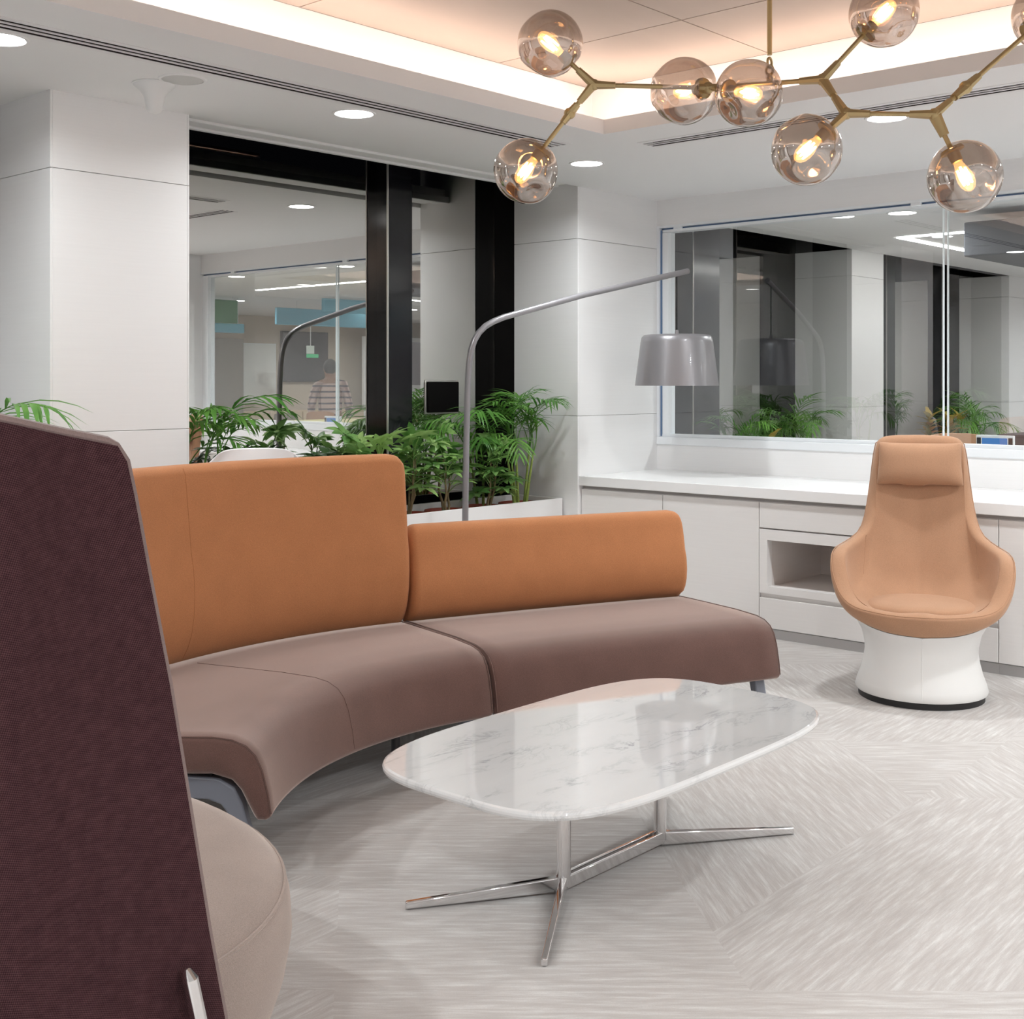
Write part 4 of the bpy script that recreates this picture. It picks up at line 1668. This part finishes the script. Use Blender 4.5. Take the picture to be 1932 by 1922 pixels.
palm_plant(5.70, YP - .04, ZP, 'tall potted palm beside the corner column', 20, .50, 12, stem=.32, spread=(-32, 32), ns=5, xl=(-99, 5.92), yl=(0, 5.42))
palm_plant(5.52, YP + .10, ZP + .17, 'arching palm behind the umbrella plants', 6, .58, 13, spread=(-15, 15), pot=False, az=(2.6, 3.9), stem=.26, yl=(0, 5.48))
palm_plant(2.12, YP - .12, ZP, 'palm whose leaf tips show left of the left column', 11, .66, 14, spread=(0, 38), stem=.32, yl=(0, 5.42), xl=(-99, 2.49), az=(-2.2, -.35))
palm_plant(9.17, YP - .04, ZP, 'full green palm beyond the glass before the grey column side', 20, .52, 15, group='potted palms beyond the glass', spread=(-28, 40), stem=.26, ns=5, xl=(-99, 9.51), yl=(0, 5.42))
palm_plant(8.15, YP - .04, ZP, 'palm beyond the glass near the dark window post', 12, .48, 18, group='potted palms beyond the glass', spread=(-25, 40), stem=.2, yl=(0, 5.40))
palm_plant(12.66, YP - .06, ZP, 'green palm beyond the glass before the far white wall', 20, .56, 16, group='potted palms beyond the glass', spread=(-25, 40), stem=.2, ns=5, xl=(-99, 12.99), yl=(0, 5.42))

def croton_leaf_mesh(seed, mat):
    rnd = random.Random(seed)
    bm = BM()
    leaflet(bm, (0, 0, 0), (1, 0, .4), (0, 0, 1), .17, .060, .7, .18, 6)
    return mesh_of('leaf', bm, mat, True, 80)
CRT = [croton_leaf_mesh(1, M['croton']), croton_leaf_mesh(2, M['croton_red'])]
def croton(x, y, z, label, h, n, seed):
    rnd = random.Random(seed)
    root = thing('croton_plant', label, 'plant', (x, y, z), 0, 'potted crotons beyond the glass')
    add_pot(root, .12)
    bm = BM()
    tube(bm, [(0, 0, .16), (.01, 0, .16 + h * .5), (0, .01, .16 + h)], [.008, .007, .004], 7)
    mk('stem', bm, M['bark'], root)
    for k in range(n):
        f = .45 + .55 * k / n
        m = Matrix.Translation((0, 0, .16 + h * f)) @ Matrix.Rotation(k * 2.399, 4, 'Z') @ Matrix.Rotation(R(rnd.uniform(-50, -5)), 4, 'Y') @ Matrix.Scale(rnd.uniform(.8, 1.2), 4)
        link_mesh('leaf', CRT[0 if rnd.random() < .55 else 1], root, m)
croton(8.72, YP, ZP, 'yellow croton beyond the glass left of the palm', .30, 14, 3)
croton(11.75, YP, ZP, 'yellow green croton beyond the glass behind the armchair headrest', .44, 18, 4)
croton(12.08, YP - .06, ZP, 'red and yellow croton beyond the glass', .42, 22, 5)
croton(12.40, YP - .02, ZP, 'red and yellow croton next to the far palm', .44, 20, 6)

# black square access plate on the window
root = thing('black_panel', 'small square black panel on the window glass right of the post', 'panel', (5.45, YG - .012, 1.30))
mk('plate', boxes((5.315, 5.585, YG - .022, YG - .001, 1.210, 1.400)), M['matt_black'], root, world=True, bevel=.006)
mk('backing', boxes((5.305, 5.595, YG - .006, YG - .0005, 1.200, 1.410)), M['glint_backing'], root, world=True, bevel=.004)

# ------------------------------------------------------------------ chandelier
J1, J2, J3, J4 = Vector((2.9604, 2.3474, 2.3003)), Vector((3.2721, 1.75, 2.2751)), Vector((3.253, 1.6669, 2.1617)), Vector((3.3442, 1.447, 2.1415))
JM = Vector((3.1469, 2.0595, 2.2777))
E1, E2 = Vector((2.935, 2.4201, 2.22)), Vector((3.4419, 1.3987, 2.226))
ST = Vector((3.2263, 1.8974, 2.2783))
GL = [(Vector((2.8491, 2.4256, 2.4175)), J1, .0985, 'a'), (Vector((2.8447, 2.5198, 2.0449)), E1, .0985, 'b'), (Vector((3.17, 2.1607, 2.288)), JM, .102, 'c'), (Vector((3.1289, 1.9081, 2.2351)), JM, .0975, 'd'),
      (Vector((3.1782, 1.7494, 2.0578)), J3, .1, 'e'), (Vector((3.3917, 1.618, 2.4685)), J2, .1, 'f'), (Vector((3.3709, 1.3728, 1.9644)), J4, .1, 'g'), (Vector((3.6699, 1.2512, 2.4505)), E2, .1, 'h')]
root = thing('globe_chandelier', 'branching brass chandelier with eight smoked glass globes', 'chandelier', (ST.x, ST.y, ZT))

def rod(bm, a, b, r=.0070):
    tube(bm, [a, b], r, 10)
for a, b in ((J1, JM), (JM, J2), (J2, J3), (J3, J4), (J1, E1), (J4, E2)):
    bm = BM()
    rod(bm, a, b)
    mk('arm', bm, M['brass'], root, world=True)
def joint(p, ends, r=.0150, ln=.066, nm='joint'):
    bm = BM()
    for q in ends:
        d = (q - p).normalized()
        tube(bm, [p - d * .004, p + d * ln * .55, p + d * ln], [r * 1.25, r * 1.05, r * .92], 8, squash=.75)
    c = Matrix.Translation(p)
    bmesh.ops.create_icosphere(bm, subdivisions=2, radius=r * 1.22, matrix=c)
    return mk(nm, bm, M['brass'], root, world=True)
joint(J1, [GL[0][0], E1, JM])
joint(J2, [JM, GL[5][0], J3])
joint(J3, [J2, GL[4][0], J4])
joint(J4, [J3, GL[6][0], E2])
joint(E1, [J1, GL[1][0]], .0150, .036, 'elbow')
joint(E2, [J4, GL[7][0]], .0160, .052, 'elbow')
joint(JM, [J1, J2], .015, .03, 'joint')
bm = BM()
rod(bm, Vector((ST.x, ST.y, ST.z + .085)), Vector((ST.x, ST.y, ZT - .02)), .0072)
mk('stem', bm, M['brass'], root, world=True)
bm = BM()
bmesh.ops.create_uvsphere(bm, u_segments=12, v_segments=8, radius=.010, matrix=Matrix.Translation((ST.x, ST.y, ST.z + .014)))
for zc, rot in ((.062, 0), (.040, PI / 2)):
    pts = []
    for k in range(17):
        a = k * 2 * PI / 16
        q = Vector((math.cos(a) * .0115, 0, math.sin(a) * .0145))
        q = Matrix.Rotation(rot, 3, 'Z') @ q
        pts.append(Vector((ST.x, ST.y, ST.z + zc)) + q)
    tube(bm, pts, .0038, 8, cap=False)
tube(bm, [Vector((ST.x, ST.y, ST.z)), Vector((ST.x, ST.y, ST.z + .03))], .007, 10)
mk('swivel_link', bm, M['brass'], root, world=True)
bm = BM()
lathe(bm, [(.06, 0), (.06, -.012), (.05, -.022), (.008, -.03)], 32, Matrix.Translation((ST.x, ST.y, ZT)))
mk('ceiling_rose', bm, M['brass'], root, world=True)

for gi, (gc, jp, gr, key) in enumerate(GL):
    d = (gc - jp).normalized()          # arm direction: from the joint into the globe
    neck = gc - d * (gr * .80)          # where the socket sits
    bm = BM()
    rod(bm, jp, neck)
    mk('arm', bm, M['brass'], root, world=True)
    bm = BM()
    mtx = axis_matrix(neck, d)
    lathe(bm, [(.006, -.010), (.031, -.006), (.033, 0), (.033, .004), (.018, .006), (.016, .034), (.013, .036)], 28, mtx)
    mk('socket', bm, M['brass'], root, world=True)
    # glass: a hand-blown ball with one flattened dent
    bm = BM()
    bmesh.ops.create_uvsphere(bm, u_segments=48, v_segments=32, radius=gr)
    rnd = random.Random(40 + gi)
    dents = []
    for k in range(3):
        v = Vector((rnd.uniform(-1, 1), rnd.uniform(-1, 1), rnd.uniform(-1, .5))).normalized()
        if v.dot(-d) < .5:
            dents.append((v, rnd.uniform(.010, .020), rnd.uniform(.32, .5)))
    for v in bm.verts:
        n = v.co.normalized()
        k = 1 + .018 * mnoise.noise(n * 1.6 + Vector((gi * 3.1, 0, 0)))
        r_ = gr * k
        for dv, dep, wd in dents:
            ang = math.acos(max(-1, min(1, n.dot(dv))))
            r_ -= dep * math.exp(-(ang / wd) ** 2 * 2.2) - .25 * dep * math.exp(-((ang - wd * 1.2) / (wd * .4)) ** 2)
        v.co = n * r_
    # opening for the socket
    kill = [f for f in bm.faces if f.calc_center_median().normalized().dot(-d) > .955]
    bmesh.ops.delete(bm, geom=kill, context='FACES')
    for v in bm.verts:
        v.co += gc
    mk('glass_globe', bm, M['globe'], root, world=True, sharp=180)
    # bulb: envelope given an added glow, glowing filament loops inside
    bl = gr * .98
    bm = BM()
    lathe(bm, [(.012, .034), (.0135, .045), (.018, .060), (.0225, .075), (.0235, .09), (.021, .105), (.0145, .117), (.007, .1225), (.001, .124)], 20, mtx)
    bulb = mk('bulb', bm, M['bulb_glass'], root, world=True)
    bm = BM()
    pts = []
    for k in range(7):
        a = k * 2 * PI / 6
        pts.append(Vector((math.cos(a) * .0125, math.sin(a) * .0125, .056 if k % 2 else .104)))
    for a, b in zip(pts, pts[1:]):
        tube(bm, [mtx @ a, mtx @ ((a + b) / 2 + Vector(((a.x + b.x) * .1, (a.y + b.y) * .1, 0))), mtx @ b], .0032, 6)
    lathe(bm, [(.0035, .050), (.005, .07), (.0045, .095), (.002, .106)], 8, mtx)
    for v in bm.verts:
        v.co -= root.location
    mk('filament', bm, M['filament'], bulb)

# ------------------------------------------------------------------ office beyond the glass
def linear_light(pts, label, z=ZO):
    root = thing('linear_light', label, 'light', (pts[0][0], pts[0][1], z), 0, 'linear ceiling lights beyond the glass')
    for a, b in zip(pts, pts[1:]):
        bm = BM()
        bar(bm, (a[0], a[1], z - .004), (b[0], b[1], z - .004), .06, .006)
        mk('light_strip', bm, M['linear'], root, world=True, smooth=False)
linear_light([(12.2, 4.17), (8.99, 4.16), (8.99, 2.2)], 'angled white linear light on the office ceiling, seen through the glass')
linear_light([(8.99, 1.3), (8.99, -1.2)], 'white linear light over the yellow desk', ZO)
for lb, x, y in (('nearest the glazed wall', 11.2, 1.6), ('second from the glazed wall', 11.6, .2), ('in the middle of its row', 12.0, -1.3), ('second from the back wall', 12.4, -2.6), ('nearest the back wall', 12.8, -3.8)):
    linear_light([(x - .7, y + .2), (x + .7, y - .2)], 'short slanted linear office light, ' + lb)
OD = [(7.706, 1.942, 'round office ceiling light mirrored in the window'), (7.706, 3.55, 'round office ceiling light near the glazed wall'), (11.4, 3.55, 'round office ceiling light near the grey baffle'),
      (9.6, 3.0, 'round office ceiling light left of the grey baffle'), (7.7, .2, 'round office ceiling light near the person'), (14.0, 3.2, 'round office ceiling light before the far white wall'),
      (10.0, -3.0, 'round office ceiling light over the sideboard'), (13.6, -4.6, 'round office ceiling light before the dark screen'), (8.2, -4.6, 'round office ceiling light before the taupe partition'), (13.5, .5, 'round office ceiling light over the far desks')]
for x, y, lb in OD:
    downlight(x, y, ZO, lb, M['office_light'], .085, 'round ceiling lights beyond the glass', OF_WATT)

root = thing('ceiling_baffle', 'dark grey felt baffle hanging under the office ceiling', 'panel', (9.9, 3.0, 2.2))
mk('felt_panel', boxes((7.84, 12.0, 2.5, 3.2, 2.20, 2.42)), M['grey_panel'], root, world=True, bevel=.01)
for x in (8.2, 11.6):
    bm = BM()
    tube(bm, [(x, 2.85, 2.42), (x, 2.85, ZO)], .004, 6)
    mk('hanger', bm, M['alu'], root, world=True)

def hung_panel(label, b, mat, slab_n=1):
    x0, x1, y0, y1, z0, z1 = b
    root = thing('hanging_panel', label, 'panel', ((x0 + x1) / 2, (y0 + y1) / 2, z0), 0, 'felt panels hanging in the office')
    mk('felt_panel', boxes(b), mat, root, world=True, bevel=.01)
    for x in (x0 + (x1 - x0) * .15, x1 - (x1 - x0) * .15):
        bm = BM()
        tube(bm, [(x, (y0 + y1) / 2, z1), (x, (y0 + y1) / 2, max(ZO, z1 + .02))], .004, 6)
        mk('hanger', bm, M['alu'], root, world=True)
hung_panel('green felt panel hanging in the office, mirrored at the window edge', (9.15, 9.62, -2.53, -2.48, 2.16, 2.46), M['green_panel'])
hung_panel('small blue felt panel hanging below the green one', (9.2, 9.79, -2.62, -2.57, 2.04, 2.16), M['blue_panel'])
hung_panel('large blue felt panel hanging before the beige wall', (10.25, 12.6, -2.53, -2.48, 2.17, 2.40), M['blue_panel'])
hung_panel('upper blue felt panel hanging high over the desks', (10.25, 11.4, -1.55, -1.50, 2.30, 2.48), M['blue_panel'])

def flat(name, label, cat, b, mat, bev=.006, frame=None):
    root = thing(name, label, cat, ((b[0] + b[1]) / 2, (b[2] + b[3]) / 2, b[4]))
    mk('panel', boxes(b), mat, root, world=True, bevel=bev)
    if frame:
        f = .02
        bm = boxes((b[0] - f, b[1] + f, b[2] - .01, b[3] - .01, b[5], b[5] + f), (b[0] - f, b[1] + f, b[2] - .01, b[3] - .01, b[4] - f, b[4]),
                   (b[0] - f, b[0], b[2] - .01, b[3] - .01, b[4], b[5]), (b[1], b[1] + f, b[2] - .01, b[3] - .01, b[4], b[5]))
        mk('frame', bm, frame, root, world=True, smooth=False)
    return root
flat('wall_screen', 'large dark wall screen mirrored in the window', 'screen', (13.0, 13.95, -5.99, -5.93, 1.42, 2.24), M['tv'], frame=M['matt_black'])
flat('whiteboard', 'plain whiteboard on the office back wall', 'whiteboard', (12.0, 12.85, -5.99, -5.96, 1.05, 2.02), M['board'], frame=M['alu'])
flat('partition_screen', 'taupe floor-standing partition in the office', 'partition', (10.95, 11.62, -5.2, -5.14, 0.0, 2.07), M['taupe_panel'])
flat('white_partition', 'tall white partition beside the dark wall screen', 'partition', (14.45, 16.6, -5.6, -5.54, 0.0, 2.2), M['paint'])
flat('grey_curtain_panel', 'dark grey tall panel at the office end', 'partition', (15.2, 15.9, -4.6, -4.54, 0.0, 2.1), M['grey_panel'])
root = thing('exit_sign', 'small lit green and white exit sign over the office', 'sign', (13.3, -5.2, 1.9))
mk('green_face', boxes((13.0, 13.24, -5.32, -5.30, 1.80, 1.86)), M['exit_green'], root, world=True)
mk('white_face', boxes((13.0, 13.15, -5.32, -5.30, 1.865, 2.0)), M['exit_white'], root, world=True)
bm = BM()
tube(bm, [(13.08, -5.31, 2.0), (13.08, -5.31, ZO)], .006, 6)
mk('hanger', bm, M['alu'], root, world=True)

def desk(x0, x1, y0, y1, z, label, mat):
    root = thing('desk', label, 'desk', ((x0 + x1) / 2, (y0 + y1) / 2, 0), 0, 'office desks')
    mk('desktop', boxes((x0, x1, y0, y1, z - .03, z)), mat, root, world=True, bevel=.004)
    for x in (x0 + .05, x1 - .05):
        for y in (y0 + .05, y1 - .05):
            mk('leg', boxes((x - .025, x + .025, y - .025, y + .025, 0, z - .03)), M['alu'], root, world=True)
desk(8.2, 9.5, .15, 1.05, .98, 'pale yellow high desk near the glazed wall', M['yellow'])
desk(10.6, 12.6, -3.6, -2.8, .80, 'white desk behind the person', M['plastic'])
root = thing('sideboard', 'pale oak sideboard under the whiteboard', 'cabinet', (12.2, -5.7, 0))
mk('body', boxes((11.7, 14.4, -5.96, -5.5, .06, .92)), M['oak'], root, world=True, bevel=.004)
for k in range(4):
    mk('door', boxes((11.71 + k * .675, 11.71 + k * .675 + .66, -5.5, -5.48, .08, .90)), M['oak'], root, world=True, bevel=.003)
mk('plinth', boxes((11.75, 14.35, -5.92, -5.54, 0, .06)), M['plinth'], root, world=True)

def office_chair(x, y, rz, label, mat, zt=.95):
    root = thing('office_chair', label, 'chair', (x, y, 0), rz, 'office chairs beyond the glass')
    bm = BM()
    strips = []
    for i in range(9):
        u = -1 + i / 4
        col = []
        for j in range(9):
            v = j / 8
            col.append(Vector((-.20 - .06 * v + .05 * u * u, u * (.22 - .03 * v ** 3), .46 + v * (zt - .46) - .02 * abs(u) ** 4 * v)))
        strips.append(col + [c + Vector((.02, 0, 0)) for c in reversed(col)])
    loft(bm, strips, True, True)
    mk('backrest', bm, mat, root, bevel=.005)
    bm = BM()
    rings = [[Vector((a, b, z)) for a, b in sup(.22 - d, .22 - d, 3, 32)] for d, z in ((.02, .43), (0, .44), (0, .46), (.02, .475))]
    loft(bm, rings)
    mk('seat', bm, mat, root)
    for sx in (-1, 1):
        for sy in (-1, 1):
            bm = BM()
            tube(bm, [(sx * .16, sy * .16, .435), (sx * .21, sy * .21, 0)], .012, 8)
            mk('leg', bm, M['alu'], root)
office_chair(8.55, 3.55, R(200), 'apricot chair back beyond the glass, right of the armchair', M['orange_chair'], 1.03)
office_chair(9.3, -.22, R(95), 'apricot chair at the yellow desk', M['orange_chair'], 1.05)
office_chair(10.9, -4.3, R(70), 'brown chair near the taupe partition', M['brown_chair'], .95)
office_chair(11.6, -3.9, R(100), 'brown chair at the white office desk', M['brown_chair'], .93)
root = thing('storage_box', 'rust and grey cabinet beyond the glass at the picture edge', 'cabinet', (9.6, 3.3, 0))
mk('body', boxes((9.3, 10.1, 2.95, 3.5, 0, .985)), M['rust'], root, world=True, bevel=.004)
mk('top', boxes((9.27, 10.13, 2.92, 3.53, .985, 1.01)), M['grey_panel'], root, world=True, bevel=.003)
mk('end_panel', boxes((9.262, 9.299, 2.95, 3.5, 0, .985)), M['grey_panel'], root, world=True, bevel=.003)
# tablet stand on a narrow ledge behind the glass
lg = mk('ledge', boxes((XW + T + .011, XW + T + .25, GY0, 3.6, 1.015, 1.035)), M['alu'], bevel=.003)
tag(lg, 'narrow white ledge along the far side of the glass', 'shelf')
root = thing('tablet', 'white tablet with a lit blue screen standing behind the glass', 'tablet', (6.96, 2.66, 1.035), R(0))
mk('case', boxes((-.012, .012, -.105, .105, 0, .066)), M['plastic'], root, bevel=.004)
mk('screen', boxes((-.014, -.0121, -.070, .070, .006, .050)), M['screen'], root)
for sy in (-1, 1):
    mk('grip', boxes((-.0145, -.0121, sy * .088 - .012, sy * .088 + .012, .006, .052)), M['tv'], root, bevel=.001)

# ------------------------------------------------------------------ person in the office, mirrored in the window
PB = Vector((10.3, -1.43, 0))
pr = math.atan2(-.77, .63)
root = thing('person', 'person in a striped shirt standing with the back turned, mirrored in the window', 'person', PB, pr)
def skin_body(name, verts, edges, radii, mat, parent, root_i=0, sub=2):
    me = bpy.data.meshes.new(name)
    me.from_pydata(verts, edges, [])
    me.materials.append(mat)
    o = bpy.data.objects.new(name, me)
    C.objects.link(o)
    o.parent = parent
    sk = o.modifiers.new('skin', 'SKIN')
    sk.use_smooth_shade = True
    for i, r_ in enumerate(radii):
        sv = me.skin_vertices[0].data[i]
        sv.radius = r_ if isinstance(r_, tuple) else (r_, r_)
        sv.use_root = (i == root_i)
    s = o.modifiers.new('subdivision', 'SUBSURF')
    s.levels = sub
    s.render_levels = sub
    return o
# facing +X locally; left side is +Y
V_, E_, Rr = [], [], []
def jv(p, r_, prev=None):
    V_.append(p)
    Rr.append(r_)
    i = len(V_) - 1
    if prev is not None:
        E_.append((prev, i))
    return i
pel = jv((0, 0, .93), (.10, .145))
wst = jv((0, 0, 1.06), (.095, .135), pel)
chs = jv((0, 0, 1.24), (.105, .160), wst)
nk0 = jv((-.005, 0, 1.385), (.07, .085), chs)
nk1 = jv((.0, 0, 1.45), .052, nk0)
hd0 = jv((.01, 0, 1.50), (.080, .066), nk1)
hd1 = jv((.015, 0, 1.565), (.094, .076), hd0)
hd2 = jv((.005, 0, 1.615), (.078, .064), hd1)
for s_ in (-1, 1):
    sh = jv((-.005, s_ * .165, 1.355), .058, nk0)
    el = jv((-.03, s_ * .235, 1.10), .042, sh)
    wr_ = jv((.06, s_ * .235, .87), .030, el)
    pa = jv((.09, s_ * .228, .80), (.034, .016), wr_)
    hp = jv((0, s_ * .09, .86), .095, pel)
    kn = jv((.01, s_ * .10, .48), .062, hp)
    an = jv((-.01, s_ * .105, .09), .042, kn)
    to = jv((.12, s_ * .115, .035), (.034, .044), an)
body = skin_body('body', V_, E_, Rr, M['skin'], root)
# five fingers on each hand
for s_ in (-1, 1):
    for k, (off, ln) in enumerate(((.030, .058), (.011, .070), (-.009, .066), (-.028, .052))):
        bs = Vector((.095 + off * .9, s_ * .226, .772 + off * .15))
        skin_body('finger', [tuple(bs + Vector((0, 0, .02))), tuple(bs + Vector((.004, 0, -ln * .5))), tuple(bs + Vector((-.004, -s_ * .006, -ln)))], [(0, 1), (1, 2)], [.0095, .0085, .007], M['skin'], root, 0, 1)
    bs = Vector((.118, s_ * .222, .805))
    skin_body('thumb', [tuple(bs), tuple(bs + Vector((.028, 0, -.02))), tuple(bs + Vector((.036, 0, -.052)))], [(0, 1), (1, 2)], [.011, .010, .008], M['skin'], root, 0, 1)
# face: nose, eyes, mouth, ears
bm = BM()
for p_, q_ in (((.105, 0, 1.575), (.122, 0, 1.545)), ((.122, 0, 1.545), (.100, 0, 1.535))):
    tube(bm, [p_, q_], [.009, .013], 8)
mk('nose', bm, M['skin'], root)
for s_ in (-1, 1):
    bm = BM()
    bmesh.ops.create_uvsphere(bm, u_segments=10, v_segments=8, radius=.011, matrix=Matrix.Translation((.092, s_ * .031, 1.575)))
    mk('eye', bm, M['plastic'], root)
    bm = BM()
    bmesh.ops.create_uvsphere(bm, u_segments=10, v_segments=8, radius=.03, matrix=Matrix.Translation((.0, s_ * .078, 1.560)) @ Matrix.Diagonal((.6, .28, 1, 1)))
    mk('ear', bm, M['skin'], root)
bm = BM()
bar(bm, (.094, -.022, 1.512), (.094, .022, 1.512), .01, .008)
mk('mouth', bm, M['rust'], root, bevel=.003)
# hair cap
bm = BM()
bmesh.ops.create_uvsphere(bm, u_segments=24, v_segments=16, radius=.1)
for v in bm.verts:
    v.co = Vector((v.co.x * 1.06 - .006, v.co.y * .86, v.co.z * 1.04 + 1.592))
kill = [f for f in bm.faces if f.calc_center_median().z < 1.505 or (f.calc_center_median().x > .05 and f.calc_center_median().z < 1.628)]
bmesh.ops.delete(bm, geom=kill, context='FACES')
h_ = mk('hair', bm, M['hair'], root, sharp=180)
so = h_.modifiers.new('solid', 'SOLIDIFY')
so.thickness = .012
# shirt with sleeves, trousers, shoes: snug shells over the body
sv, se, sr = [], [], []
def sj(p, r_, prev=None):
    sv.append(p)
    sr.append(r_)
    if prev is not None:
        se.append((prev, len(sv) - 1))
    return len(sv) - 1
a0 = sj((0, 0, .88), (.118, .172))
a1 = sj((0, 0, 1.06), (.112, .158), a0)
a2 = sj((0, 0, 1.24), (.120, .178), a1)
a3 = sj((-.005, 0, 1.372), (.078, .10), a2)
a4 = sj((-.003, 0, 1.425), (.062, .064), a3)
for s_ in (-1, 1):
    b1 = sj((-.005, s_ * .172, 1.352), .070, a3)
    b2 = sj((-.03, s_ * .240, 1.10), .056, b1)
    b3 = sj((.045, s_ * .240, .915), .044, b2)
skin_body('shirt', sv, se, sr, M['shirt'], root)
sv, se, sr = [], [], []
a0 = sj((0, 0, .94), (.108, .150))
for s_ in (-1, 1):
    b1 = sj((0, s_ * .092, .84), .104, a0)
    b2 = sj((.01, s_ * .102, .48), .076, b1)
    b3 = sj((-.01, s_ * .107, .10), .060, b2)
skin_body('trousers', sv, se, sr, M['trousers'], root)
for s_ in (-1, 1):
    skin_body('shoe', [(-.045, s_ * .107, .045), (.05, s_ * .112, .042), (.135, s_ * .118, .034)], [(0, 1), (1, 2)], [(.042, .040), (.048, .040), (.042, .030)], M['shoe'], root)
